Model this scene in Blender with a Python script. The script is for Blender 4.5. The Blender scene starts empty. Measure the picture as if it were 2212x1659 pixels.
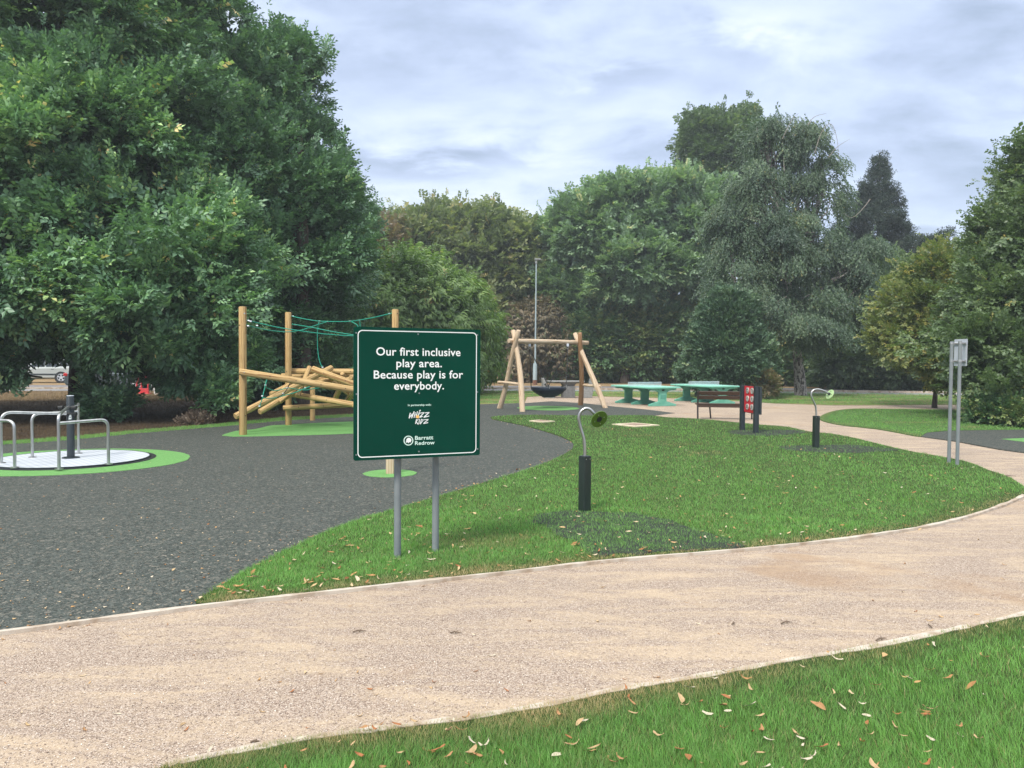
import bpy, bmesh, math
import numpy as np
from mathutils import Vector, Matrix
from mathutils.geometry import tessellate_polygon
R = math.radians
sc = bpy.context.scene
COL = sc.collection
rs = np.random.RandomState(7)

# ---------------------------------------------------------------- camera
H = 1.75
FPX = 1661.0                      # focal length in pixels of a 2212 x 1659 view of the photograph
TILT = math.atan(0.031); ROLL = 0.0073
cam_d = bpy.data.cameras.new('camera'); cam = bpy.data.objects.new('camera', cam_d); COL.objects.link(cam)
cam_d.sensor_width = 36.0; cam_d.lens = 36.0 * FPX / 2212.0; cam_d.clip_end = 2000; cam_d.clip_start = 0.05
CR = Matrix.Rotation(math.pi/2 - TILT, 4, 'X') @ Matrix.Rotation(ROLL, 4, 'Z')
cam.matrix_world = Matrix.Translation((0, 0, H)) @ CR
sc.camera = cam
C3 = CR.to_3x3()
def ray(px, py): return C3 @ Vector(((px-1106)/FPX, -(py-829.5)/FPX, -1.0))
def G(px, py, z=0.0):
    d = ray(px, py); t = (z-H)/d.z
    return Vector((0, 0, H)) + d*t
def P(px, py, Y):
    d = ray(px, py); return Vector((0, 0, H)) + d*(Y/d.y)
def gp(pts): return [tuple(G(*p)[:2]) for p in pts]

# ---------------------------------------------------------------- world and sun
SUN_EL, SUN_AZ = 46, 212          # azimuth measured clockwise from +Y (the view): behind and to the left
w = bpy.data.worlds.new('World'); sc.world = w; w.use_nodes = True
nt = w.node_tree; nt.nodes.clear()
def N(nt, t, **k):
    n = nt.nodes.new(t)
    for a, b in k.items():
        if a.startswith('i_'): n.inputs[a[2:].replace('_', ' ')].default_value = b
        else: setattr(n, a, b)
    return n
def L(nt, a, b): nt.links.new(a, b)
def ramp(nt, stops, fac=None, interp='LINEAR'):
    n = nt.nodes.new('ShaderNodeValToRGB'); n.color_ramp.interpolation = interp
    e = n.color_ramp.elements
    while len(e) < len(stops): e.new(0.5)
    for i, (p, c) in enumerate(stops):
        e[i].position = p; e[i].color = (*c, 1) if len(c) == 3 else c
    if fac is not None: L(nt, fac, n.inputs[0])
    return n
def math_n(nt, op, a, b=None, clamp=False):
    n = nt.nodes.new('ShaderNodeMath'); n.operation = op; n.use_clamp = clamp
    for i, v in enumerate((a, b)):
        if v is None: continue
        if isinstance(v, (int, float)): n.inputs[i].default_value = v
        else: L(nt, v, n.inputs[i])
    return n.outputs[0]
def mixc(nt, fac, a, b, blend='MIX'):
    n = nt.nodes.new('ShaderNodeMix'); n.data_type = 'RGBA'; n.blend_type = blend
    for i, v in ((0, fac), (6, a), (7, b)):
        if isinstance(v, (int, float)): n.inputs[i].default_value = v
        elif isinstance(v, tuple): n.inputs[i].default_value = (*v[:3], 1)
        else: L(nt, v, n.inputs[i])
    return n.outputs[2]
SKY_S = 0.12
sky = N(nt, 'ShaderNodeTexSky', sky_type='NISHITA', sun_disc=False, sun_elevation=R(SUN_EL), sun_rotation=R(SUN_AZ))
tc = N(nt, 'ShaderNodeTexCoord'); sep = N(nt, 'ShaderNodeSeparateXYZ'); L(nt, tc.outputs['Generated'], sep.inputs[0])
zc = math_n(nt, 'MAXIMUM', sep.outputs[2], 0.0); zd = math_n(nt, 'ADD', zc, 0.22)
comb = N(nt, 'ShaderNodeCombineXYZ')
L(nt, math_n(nt, 'DIVIDE', sep.outputs[0], zd), comb.inputs[0]); L(nt, math_n(nt, 'DIVIDE', sep.outputs[1], zd), comb.inputs[1])
mp = N(nt, 'ShaderNodeMapping'); mp.inputs['Scale'].default_value = (0.72, 1.0, 1); mp.inputs['Location'].default_value = (3.35, 0.9, 0); L(nt, comb.outputs[0], mp.inputs[0])
n1 = N(nt, 'ShaderNodeTexNoise', i_Scale=1.7, i_Detail=8.0, i_Roughness=0.55, i_Distortion=0.3); L(nt, mp.outputs[0], n1.inputs[0])
n2 = N(nt, 'ShaderNodeTexNoise', i_Scale=4.6, i_Detail=9.0, i_Roughness=0.58, i_Distortion=0.3); L(nt, mp.outputs[0], n2.inputs[0])
m12 = math_n(nt, 'ADD', math_n(nt, 'MULTIPLY', n1.outputs[0], 0.58), math_n(nt, 'MULTIPLY', n2.outputs[0], 0.42))
cl = ramp(nt, [(0.34, (0.34, 0.42, 0.57)), (0.43, (0.48, 0.57, 0.77)), (0.50, (0.60, 0.70, 0.90)), (0.57, (0.73, 0.82, 0.96)), (0.66, (0.93, 0.98, 1.0))], m12)
def skyblob(px, py, rx, ry, amount, soft=1.0):
    d = ray(px, py); u0, v0 = d.x/d.y, d.z/d.y
    yy = math_n(nt, 'MAXIMUM', sep.outputs[1], 0.05); u = math_n(nt, 'DIVIDE', sep.outputs[0], yy); v = math_n(nt, 'DIVIDE', sep.outputs[2], yy)
    u = math_n(nt, 'ADD', u, math_n(nt, 'MULTIPLY', math_n(nt, 'SUBTRACT', n2.outputs[0], 0.5), 0.22)); v = math_n(nt, 'ADD', v, math_n(nt, 'MULTIPLY', math_n(nt, 'SUBTRACT', n2.outputs[0], 0.5), 0.16))
    a = math_n(nt, 'POWER', math_n(nt, 'ABSOLUTE', math_n(nt, 'DIVIDE', math_n(nt, 'SUBTRACT', u, u0), rx/FPX)), 2.0); b = math_n(nt, 'POWER', math_n(nt, 'ABSOLUTE', math_n(nt, 'DIVIDE', math_n(nt, 'SUBTRACT', v, v0), ry/FPX)), 2.0)
    g_ = math_n(nt, 'POWER', 2.718, math_n(nt, 'MULTIPLY', math_n(nt, 'ADD', a, b), -1.0)); front = math_n(nt, 'GREATER_THAN', sep.outputs[1], 0.06)
    return math_n(nt, 'MULTIPLY', math_n(nt, 'MULTIPLY', g_, front), amount)
for a_ in ((950, 352, 210, 45, -0.17), (1540, 100, 130, 40, -0.10), (1290, 190, 120, 32, -0.09), (900, 150, 200, 60, -0.05), (1680, 45, 260, 60, 0.10), (1450, 250, 220, 60, 0.05), (1000, 430, 300, 35, 0.05), (2050, 490, 200, 45, 0.12), (1950, 300, 330, 150, -0.10), (1500, 320, 300, 60, -0.03), (2100, 100, 250, 120, -0.05)): m12 = math_n(nt, 'ADD', m12, skyblob(*a_))
L(nt, m12, cl.inputs[0])
zup = N(nt, 'ShaderNodeMapRange'); zup.inputs[1].default_value = 0.46; zup.inputs[2].default_value = 0.95; zup.inputs[3].default_value = 0.74; zup.inputs[4].default_value = 2.0
L(nt, sep.outputs[2], zup.inputs[0])
warm = N(nt, 'ShaderNodeMapRange'); warm.inputs[1].default_value = 0.42; warm.inputs[2].default_value = 0.75; L(nt, sep.outputs[2], warm.inputs[0])
clw = mixc(nt, warm.outputs[0], cl.outputs[0], (0.70, 0.72, 0.72))
vm = N(nt, 'ShaderNodeVectorMath', operation='SCALE'); L(nt, clw, vm.inputs[0]); L(nt, zup.outputs[0], vm.inputs['Scale'])
vm2 = N(nt, 'ShaderNodeVectorMath', operation='SCALE'); L(nt, vm.outputs[0], vm2.inputs[0]); vm2.inputs['Scale'].default_value = 1.0/SKY_S
col = mixc(nt, 0.9, sky.outputs[0], vm2.outputs[0])
bg = N(nt, 'ShaderNodeBackground', i_Strength=SKY_S); L(nt, col, bg.inputs[0])
wo = N(nt, 'ShaderNodeOutputWorld'); L(nt, bg.outputs[0], wo.inputs[0])
sl = bpy.data.lights.new('sun', 'SUN'); sl.energy = 2.4; sl.angle = R(12); sl.color = (1.0, 0.95, 0.86)
so = bpy.data.objects.new('sun', sl); COL.objects.link(so)
sd = Vector((math.sin(R(SUN_AZ))*math.cos(R(SUN_EL)), math.cos(R(SUN_AZ))*math.cos(R(SUN_EL)), math.sin(R(SUN_EL))))
so.rotation_euler = sd.to_track_quat('Z', 'Y').to_euler()
sc.view_settings.view_transform = 'Standard'; sc.view_settings.look = 'None'; sc.view_settings.gamma = 1; sc.view_settings.use_curve_mapping = False
sc.view_settings.exposure = 0.78
sc.render.engine = 'CYCLES'
sc.cycles.use_denoising = True
sc.cycles.max_bounces = 6; sc.cycles.diffuse_bounces = 3; sc.cycles.transmission_bounces = 3; sc.cycles.transparent_max_bounces = 6
sc.cycles.volume_bounces = 0; sc.cycles.volume_step_rate = 4.0
sc.cycles.use_adaptive_sampling = True; sc.cycles.adaptive_threshold = 0.01

# ---------------------------------------------------------------- materials
MATS = {}
def newmat(name):
    m = bpy.data.materials.new(name); m.use_nodes = True; t = m.node_tree; t.nodes.clear()
    out = t.nodes.new('ShaderNodeOutputMaterial'); b = t.nodes.new('ShaderNodeBsdfPrincipled'); L(t, b.outputs[0], out.inputs[0])
    MATS[name] = m
    return m, t, b, out
def coords(t, scale=(1, 1, 1), kind='Object'):
    c = t.nodes.new('ShaderNodeTexCoord'); mpn = t.nodes.new('ShaderNodeMapping'); mpn.inputs['Scale'].default_value = scale
    L(t, c.outputs[kind], mpn.inputs[0]); return mpn.outputs[0]
def noise(t, vec, scale, detail=4, rough=0.55, dist=0.0):
    n = N(t, 'ShaderNodeTexNoise', i_Scale=scale, i_Detail=detail, i_Roughness=rough, i_Distortion=dist); L(t, vec, n.inputs[0]); return n.outputs[0]
def bump(t, b, h, strength, dist):
    n = N(t, 'ShaderNodeBump', i_Strength=strength, i_Distance=dist); L(t, h, n.inputs['Height']); L(t, n.outputs[0], b.inputs['Normal'])
def pmat(name, c1, c2=None, scale=8, rough=0.5, metal=0.0, stretch=(1, 1, 1), bmp=0.0, bdist=0.01, spec=0.5, lo=0.35, hi=0.65, rvar=0.1):
    m, t, b, o = newmat(name); v = coords(t, stretch); n = noise(t, v, scale, 5)
    c2 = c2 or tuple(x*0.8 for x in c1)
    r = ramp(t, [(lo, c1), (hi, c2)], n); L(t, r.outputs[0], b.inputs['Base Color'])
    b.inputs['Metallic'].default_value = metal; b.inputs['Specular IOR Level'].default_value = spec
    n2 = noise(t, v, scale*3.1, 3)
    L(t, math_n(t, 'ADD', math_n(t, 'MULTIPLY', n2, rvar*2), rough-rvar), b.inputs['Roughness'])
    if bmp: bump(t, b, n2, bmp, bdist)
    return m
pmat('grey_powder', (0.165, 0.19, 0.20), (0.20, 0.225, 0.235), 5, 0.45, 0.0, spec=0.5)
pmat('steel', (0.55, 0.55, 0.54), (0.42, 0.42, 0.41), 20, 0.36, 1.0, stretch=(1, 1, 0.2))
pmat('galvanised', (0.42, 0.44, 0.45), (0.30, 0.32, 0.33), 9, 0.5, 0.6)
pmat('sign_green', (0.0008, 0.041, 0.026), (0.001, 0.047, 0.030), 2, 0.5, 0.0, rvar=0.04, spec=0.08)
pmat('sign_edge', (0.004, 0.05, 0.032), (0.005, 0.055, 0.036), 2, 0.4)
pmat('white_vinyl', (0.80, 0.83, 0.82), (0.76, 0.79, 0.78), 3, 0.5)
pmat('mint_vinyl', (0.62, 0.82, 0.74), (0.60, 0.80, 0.72), 3, 0.5)
pmat('orange_vinyl', (0.85, 0.42, 0.06), (0.86, 0.55, 0.18), 6, 0.5)
pmat('dark_green_paint', (0.012, 0.020, 0.018), (0.020, 0.032, 0.027), 6, 0.38, stretch=(1, 1, 0.3))
pmat('charcoal_paint', (0.018, 0.026, 0.031), (0.025, 0.034, 0.039), 7, 0.42)
pmat('black_rubber', (0.010, 0.011, 0.012), (0.018, 0.019, 0.020), 12, 0.6)
pmat('lime_plastic', (0.20, 0.52, 0.02), (0.24, 0.58, 0.03), 4, 0.4)
pmat('lime_pale', (0.30, 0.44, 0.20), (0.36, 0.50, 0.25), 6, 0.5)
pmat('olive_lime', (0.075, 0.145, 0.012), (0.09, 0.17, 0.016), 6, 0.45)
pmat('concrete', (0.20, 0.205, 0.20), (0.28, 0.285, 0.28), 9, 0.85, bmp=0.3)
pmat('concrete_dark', (0.11, 0.115, 0.115), (0.17, 0.172, 0.17), 9, 0.8, bmp=0.3)
pmat('mint_top', (0.25, 0.62, 0.50), (0.29, 0.68, 0.55), 3, 0.45)
pmat('mint_leg', (0.10, 0.36, 0.26), (0.17, 0.45, 0.34), 4, 0.7)
pmat('mint_dark', (0.08, 0.28, 0.21), (0.10, 0.33, 0.25), 5, 0.6)
pmat('white_line', (0.75, 0.80, 0.78), None, 3, 0.6)
pmat('brown_slat', (0.062, 0.030, 0.017), (0.038, 0.019, 0.011), 14, 0.5, stretch=(1, 6, 6))
pmat('bench_iron', (0.030, 0.022, 0.020), (0.04, 0.03, 0.027), 8, 0.5)
pmat('red_panel', (0.50, 0.018, 0.030), (0.55, 0.022, 0.035), 5, 0.4)
pmat('icon_steel', (0.62, 0.62, 0.58), (0.45, 0.46, 0.43), 30, 0.45, 0.3)
pmat('rope_green', (0.0, 0.22, 0.15), (0.005, 0.30, 0.20), 60, 0.6)
pmat('aluminium', (0.60, 0.64, 0.70), (0.50, 0.54, 0.60), 5, 0.4, 0.2)
pmat('car_silver', (0.46, 0.49, 0.47), (0.49, 0.52, 0.50), 2, 0.3, 0.35, rvar=0.03)
pmat('car_grey', (0.085, 0.11, 0.12), (0.10, 0.125, 0.135), 2, 0.28, 0.4, rvar=0.03)
pmat('car_white', (0.78, 0.80, 0.82), (0.74, 0.76, 0.78), 2, 0.3, 0.0, rvar=0.03)
pmat('car_blue', (0.02, 0.03, 0.09), (0.025, 0.035, 0.10), 2, 0.3, 0.2, rvar=0.03)
pmat('car_glass', (0.012, 0.018, 0.018), (0.02, 0.025, 0.025), 2, 0.08, rvar=0.02, spec=0.9)
pmat('tail_red', (0.42, 0.008, 0.01), (0.5, 0.012, 0.015), 3, 0.2)
pmat('red_plastic', (0.55, 0.035, 0.045), (0.62, 0.06, 0.065), 5, 0.5)
pmat('white_plastic', (0.66, 0.68, 0.66), (0.74, 0.75, 0.73), 5, 0.5)
pmat('lamp_paint', (0.36, 0.44, 0.46), (0.30, 0.37, 0.39), 6, 0.5, 0.1, stretch=(1, 1, 0.2))
pmat('rust', (0.12, 0.05, 0.03), (0.2, 0.1, 0.06), 12, 0.9)
pmat('basket_navy', (0.005, 0.011, 0.025), (0.009, 0.017, 0.034), 8, 0.5)

def wood(name, a, b, c, sc_=1.0):
    m, t, bs, o = newmat(name)
    v = coords(t, (7*sc_, 7*sc_, 0.55*sc_))
    n = noise(t, v, 3.0, 6, 0.6, 1.2)
    wv = N(t, 'ShaderNodeTexWave', i_Scale=1.6, i_Distortion=6.0, i_Detail=3.0); L(t, v, wv.inputs[0])
    f = math_n(t, 'ADD', math_n(t, 'MULTIPLY', n, 0.65), math_n(t, 'MULTIPLY', wv.outputs['Fac'], 0.35))
    r = ramp(t, [(0.34, c), (0.44, a), (0.58, b), (0.72, a), (0.82, c)], f)
    v2 = coords(t, (1, 1, 0.7)); kn = N(t, 'ShaderNodeTexVoronoi', i_Scale=3.2); L(t, v2, kn.inputs[0])
    kr = ramp(t, [(0.0, (1, 1, 1)), (0.075, (1, 1, 1)), (0.13, (0, 0, 0))], kn.outputs['Distance'])
    big = noise(t, coords(t, (1, 1, 0.6)), 1.6, 3)
    cc = mixc(t, math_n(t, 'MULTIPLY', kr.outputs[0], 0.55), r.outputs[0], tuple(x*0.45 for x in c))
    cc = mixc(t, math_n(t, 'MULTIPLY', big, 0.5), cc, c)
    L(t, cc, bs.inputs['Base Color']); bs.inputs['Roughness'].default_value = 0.72; bs.inputs['Specular IOR Level'].default_value = 0.3
    bump(t, bs, f, 0.25, 0.006)
    return m
wood('pine_log', (0.48, 0.325, 0.135), (0.63, 0.465, 0.225), (0.24, 0.125, 0.045))
wood('pale_log', (0.54, 0.42, 0.29), (0.68, 0.57, 0.43), (0.38, 0.26, 0.16))
wood('tan_log', (0.33, 0.19, 0.095), (0.42, 0.26, 0.14), (0.22, 0.11, 0.05))

def barkmat(name, a, b, scale=(9, 9, 2.0), rough=0.9):
    m, t, bs, o = newmat(name); v = coords(t, scale); n = noise(t, v, 1.5, 6, 0.65, 0.5)
    r = ramp(t, [(0.35, a), (0.65, b)], n); L(t, r.outputs[0], bs.inputs['Base Color']); bs.inputs['Roughness'].default_value = rough
    bs.inputs['Specular IOR Level'].default_value = 0.2
    bump(t, bs, n, 0.8, 0.04); return m
barkmat('bark', (0.045, 0.035, 0.027), (0.115, 0.09, 0.07))
barkmat('bark_grey', (0.06, 0.05, 0.04), (0.13, 0.11, 0.09))
barkmat('bark_pale', (0.20, 0.18, 0.155), (0.30, 0.28, 0.25))
m, t, bs, o = newmat('birch_bark')
v = coords(t, (3.2, 3.2, 1.1)); n = noise(t, v, 2.2, 6, 0.7, 1.4)
v2 = coords(t, (3, 3, 14)); n2_ = noise(t, v2, 1.6, 4)
r = ramp(t, [(0.36, (0.05, 0.04, 0.035)), (0.46, (0.07, 0.055, 0.05)), (0.52, (0.40, 0.36, 0.33)), (0.7, (0.52, 0.48, 0.45))], math_n(t, 'ADD', math_n(t, 'MULTIPLY', n, 0.8), math_n(t, 'MULTIPLY', n2_, 0.2)))
L(t, r.outputs[0], bs.inputs['Base Color']); bs.inputs['Roughness'].default_value = 0.85; bump(t, bs, n, 0.7, 0.05)

def leafmat(name, stops, trans=0.30, rough=0.42, spec=0.5, tcol=None, desat=0.0, mul=1.0):
    def ds(c):
        l_ = 0.3*c[0]+0.6*c[1]+0.1*c[2]; return tuple((x*(1-desat)+l_*desat)*mul for x in c)
    stops = [(p, ds(c)) for p, c in stops]
    m, t, b, o = newmat(name)
    at = N(t, 'ShaderNodeAttribute', attribute_name='tint')
    r = ramp(t, stops, at.outputs['Fac'])
    L(t, r.outputs[0], b.inputs['Base Color']); b.inputs['Roughness'].default_value = rough; b.inputs['Specular IOR Level'].default_value = spec
    tr = t.nodes.new('ShaderNodeBsdfTranslucent')
    L(t, mixc(t, 1.0, r.outputs[0], tcol or (1.3, 1.5, 0.6), 'MULTIPLY'), tr.inputs[0])
    mx = t.nodes.new('ShaderNodeMixShader'); mx.inputs[0].default_value = trans
    L(t, b.outputs[0], mx.inputs[1]); L(t, tr.outputs[0], mx.inputs[2]); L(t, mx.outputs[0], o.inputs[0])
    return m
leafmat('leaf_oak', [(0, (0.024, 0.063, 0.031)), (0.45, (0.054, 0.136, 0.059)), (0.8, (0.116, 0.234, 0.081)), (0.97, (0.253, 0.382, 0.081)), (1, (0.485, 0.347, 0.104))], 0.22, 0.42, 0.5, desat=0.26, mul=2.05)
leafmat('leaf_oak_dark', [(0, (0.020, 0.054, 0.028)), (0.5, (0.044, 0.108, 0.048)), (0.9, (0.084, 0.179, 0.068)), (1, (0.200, 0.269, 0.076))], 0.18, 0.42, 0.45, desat=0.22, mul=2.1)
leafmat('leaf_green', [(0, (0.045, 0.114, 0.050)), (0.5, (0.098, 0.219, 0.081)), (0.9, (0.178, 0.326, 0.101)), (1, (0.321, 0.326, 0.078))], 0.32, desat=0.42, mul=1.55)
leafmat('leaf_cherry', [(0, (0.058, 0.111, 0.036)), (0.5, (0.137, 0.227, 0.065)), (0.88, (0.234, 0.338, 0.091)), (1, (0.364, 0.260, 0.091))], 0.32, desat=0.12, mul=1.25)
leafmat('leaf_olive', [(0, (0.073, 0.113, 0.041)), (0.5, (0.162, 0.217, 0.067)), (0.85, (0.260, 0.282, 0.083)), (1, (0.390, 0.264, 0.083))], 0.32, desat=0.30, mul=1.2)
leafmat('leaf_brown', [(0, (0.100, 0.088, 0.049)), (0.4, (0.186, 0.150, 0.073)), (0.7, (0.286, 0.185, 0.090)), (1, (0.143, 0.228, 0.081))], 0.3, desat=0.25, mul=1.00)
leafmat('leaf_birch', [(0, (0.047, 0.084, 0.056)), (0.5, (0.095, 0.153, 0.092)), (0.9, (0.168, 0.232, 0.124)), (1, (0.336, 0.281, 0.097))], 0.28, 0.42, 0.5)
leafmat('leaf_holly', [(0, (0.024, 0.065, 0.037)), (0.5, (0.058, 0.122, 0.064)), (0.9, (0.112, 0.194, 0.078)), (1, (0.204, 0.265, 0.094))], 0.08, 0.32, 0.55, desat=0.15, mul=1.35)
leafmat('needle', [(0, (0.017, 0.037, 0.027)), (0.6, (0.037, 0.071, 0.044)), (1, (0.093, 0.102, 0.051))], 0.1, 0.6, 0.3, desat=0.10, mul=0.85)
leafmat('leaf_yellow', [(0, (0.068, 0.105, 0.048)), (0.45, (0.158, 0.210, 0.083)), (0.8, (0.285, 0.300, 0.105)), (1, (0.450, 0.360, 0.135))], 0.35)
leafmat('leaf_dull', [(0, (0.044, 0.077, 0.036)), (0.5, (0.094, 0.149, 0.065)), (0.85, (0.154, 0.215, 0.080)), (1, (0.330, 0.264, 0.060))], 0.30, 0.4, 0.5, desat=0.1, mul=1.3)
leafmat('litter_blade_shade_tint', [(0, (0.035, 0.026, 0.018)), (0.5, (0.085, 0.060, 0.038)), (0.85, (0.16, 0.115, 0.07)), (1, (0.06, 0.075, 0.03))], 0.1, 0.8, 0.1, (1, 1, 0.8))  # litter browns, darkened to stand in for the oak crowns' shade
leafmat('leaf_hedge', [(0, (0.028, 0.062, 0.028)), (0.6, (0.061, 0.124, 0.047)), (1, (0.155, 0.172, 0.056))], 0.15, desat=0.05, mul=1.75)
leafmat('leaf_dry', [(0, (0.16, 0.11, 0.075)), (0.5, (0.24, 0.18, 0.13)), (1, (0.34, 0.27, 0.20))], 0.1, 0.8, 0.2, (1, 1, 1))
leafmat('grass_blade', [(0, (0.421, 0.292, 0.144)), (0.22, (0.224, 0.226, 0.072)), (0.42, (0.077, 0.179, 0.028)), (0.62, (0.098, 0.265, 0.034)), (0.85, (0.155, 0.359, 0.052)), (0.93, (0.063, 0.133, 0.046)), (1, (0.041, 0.086, 0.039))], 0.30, 0.5, 0.35, (1.1, 1.2, 0.6), desat=0.14, mul=1.36)
leafmat('dry_blade', [(0, (0.16, 0.10, 0.05)), (0.5, (0.32, 0.22, 0.11)), (0.85, (0.42, 0.31, 0.16)), (1, (0.10, 0.14, 0.04))], 0.2, 0.7, 0.2, (1, 1, 0.8), desat=0.20, mul=0.80)

# ---------------------------------------------------------------- object helpers
W = {}
def tag(o, label=None, cat=None, group=None, kind=None):
    if label: o['label'] = label
    if cat: o['category'] = cat
    if group: o['group'] = group
    if kind: o['kind'] = kind
    return o
def thing(name, loc, label, cat, group=None, rotz=0.0):
    o = bpy.data.objects.new(name, None); COL.objects.link(o); o.empty_display_size = 0.2
    M = Matrix.Translation(Vector(loc)) @ Matrix.Rotation(rotz, 4, 'Z'); o.matrix_world = M; o.location = loc; o.rotation_euler = (0, 0, rotz)
    W[o.name] = M; return tag(o, label, cat, group)
def place(o, parent, M):
    """M = world matrix of the object"""
    if parent is not None:
        o.parent = parent; o.matrix_parent_inverse = Matrix.Identity(4); o.matrix_basis = W[parent.name].inverted() @ M
    else: o.matrix_basis = M
    W[o.name] = M
class MB:
    def __init__(s): s.v = []; s.f = []; s.sm = []
    def add(s, vs, fs, smooth=True):
        n = len(s.v); s.v += [tuple(x) for x in vs]; s.f += [tuple(i+n for i in f) for f in fs]; s.sm += [smooth]*len(fs); return s
    def box(s, c, size, M=None):
        hx, hy, hz = [a/2 for a in size]; vs = [Vector((x*hx, y*hy, z*hz)) for x in (-1, 1) for y in (-1, 1) for z in (-1, 1)]
        vs = [(M @ p if M else p) + Vector(c) for p in vs]
        return s.add(vs, [(0, 1, 3, 2), (4, 6, 7, 5), (0, 4, 5, 1), (2, 3, 7, 6), (0, 2, 6, 4), (1, 5, 7, 3)], False)
    def tube(s, pts, r, n=10, caps=True):
        pts = [Vector(p) for p in pts]; m = len(pts); rr = list(r) if hasattr(r, '__len__') else [r]*m
        up = None; rings = []
        for i, p in enumerate(pts):
            d = (pts[min(i+1, m-1)]-pts[max(i-1, 0)]).normalized()
            if up is None:
                a = Vector((0, 0, 1)) if abs(d.z) < 0.9 else Vector((1, 0, 0)); up = (a-d*a.dot(d)).normalized()
            else:
                up = (up-d*up.dot(d)); up = up.normalized() if up.length > 1e-6 else d.orthogonal().normalized()
            sd_ = d.cross(up); rings.append([p + (up*math.cos(2*math.pi*k/n)+sd_*math.sin(2*math.pi*k/n))*rr[i] for k in range(n)])
        vs = [q for g in rings for q in g]; fs = []
        for i in range(m-1):
            for k in range(n):
                a, b = i*n+k, i*n+(k+1) % n; fs.append((a, a+n, b+n, b))
        s.add(vs, fs)
        if caps:
            s.add(rings[0], [tuple(range(n))], False); s.add(rings[-1], [tuple(reversed(range(n)))], False)
        return s
    def cyl(s, a, b, r, n=16, r2=None): return s.tube([a, b], [r, r if r2 is None else r2], n)
    def prism(s, poly, z0, z1, M=None):
        n = len(poly); vs = [Vector((x, y, z)) for z in (z0, z1) for x, y in poly]
        if M: vs = [M @ p for p in vs]
        tri = tessellate_polygon([[Vector((x, y, 0)) for x, y in poly]])
        area = sum(poly[i][0]*poly[(i+1) % n][1]-poly[(i+1) % n][0]*poly[i][1] for i in range(n))
        fs = []
        for a, b, c in tri:
            A = (poly[b][0]-poly[a][0])*(poly[c][1]-poly[a][1])-(poly[c][0]-poly[a][0])*(poly[b][1]-poly[a][1])
            if A < 0: b, c = c, b
            fs.append((a+n, b+n, c+n)); fs.append((a, c, b))
        for i in range(n):
            j = (i+1) % n; fs.append((i, j, j+n, i+n) if area > 0 else (j, i, i+n, j+n))
        return s.add(vs, fs, False)
    def build(s, name, mat, parent=None, M=None, local=False, smooth=True, bevel=0.0):
        """vertices in world space unless local=True (then M is the object's world matrix)"""
        me = bpy.data.meshes.new(name)
        if parent is not None and M is None and not local: M = W[parent.name]
        M = M or Matrix.Identity(4)
        vs = s.v
        if not local: Mi = M.inverted(); vs = [tuple(Mi @ Vector(p)) for p in s.v]
        me.from_pydata(vs, [], s.f); me.update()
        me.polygons.foreach_set('use_smooth', s.sm if smooth else [False]*len(s.f))
        me.set_sharp_from_angle(angle=R(45))
        me.materials.append(MATS[mat]); o = bpy.data.objects.new(name, me); COL.objects.link(o)
        place(o, parent, M)
        if bevel:
            b = o.modifiers.new('soft_edge', 'BEVEL'); b.width = bevel; b.segments = 2; b.limit_method = 'ANGLE'
        return o
def axis_matrix(p0, p1):
    d = (Vector(p1)-Vector(p0)); q = d.to_track_quat('Z', 'Y'); return Matrix.Translation(Vector(p0)) @ q.to_matrix().to_4x4(), d.length
def log_part(name, p0, p1, r, mat, parent, r2=None, wob=0.0, chamfer=0.012, seed=0):
    M, Ln = axis_matrix(p0, p1); r2 = r2 or r; k = 9 if wob else 3
    rg = np.random.RandomState(seed+11)
    ts = [0, chamfer/Ln] + [i/(k) for i in range(1, k)] + [1-chamfer/Ln, 1]
    pts = []; rr = []
    ph = rg.rand(4)*6
    for i, tt in enumerate(ts):
        pts.append((wob*math.sin(tt*5+ph[0]), wob*math.sin(tt*4+ph[1]), tt*Ln)); q = r+(r2-r)*tt
        q *= 1 + (0.06*math.sin(tt*9+ph[2]) if wob else 0.01*math.sin(tt*7+ph[2]))
        rr.append(q*0.87 if i in (0, len(ts)-1) else q)
    return MB().tube(pts, rr, 18).build(name, mat, parent, M=M, local=True)
def mesh_np(name, V, T, tint, mat, parent=None, M=None, smooth=False):
    me = bpy.data.meshes.new(name); nv, nf = len(V), len(T)
    if M is not None:
        Mi = np.array(M.inverted()); V = V @ Mi[:3, :3].T + Mi[:3, 3]
    me.vertices.add(nv); me.vertices.foreach_set('co', np.ascontiguousarray(V, dtype=np.float32).ravel())
    me.loops.add(nf*3); me.loops.foreach_set('vertex_index', np.ascontiguousarray(T, dtype=np.int32).ravel())
    me.polygons.add(nf); me.polygons.foreach_set('loop_start', np.arange(0, nf*3, 3, dtype=np.int32))
    if smooth: me.polygons.foreach_set('use_smooth', np.ones(nf, dtype=bool))
    me.update(calc_edges=True)
    a = me.attributes.new('tint', 'FLOAT', 'POINT'); a.data.foreach_set('value', np.ascontiguousarray(np.clip(tint, 0, 1), dtype=np.float32))
    me.materials.append(MATS[mat]); o = bpy.data.objects.new(name, me); COL.objects.link(o)
    place(o, parent, M if M is not None else Matrix.Identity(4)); return o

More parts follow.
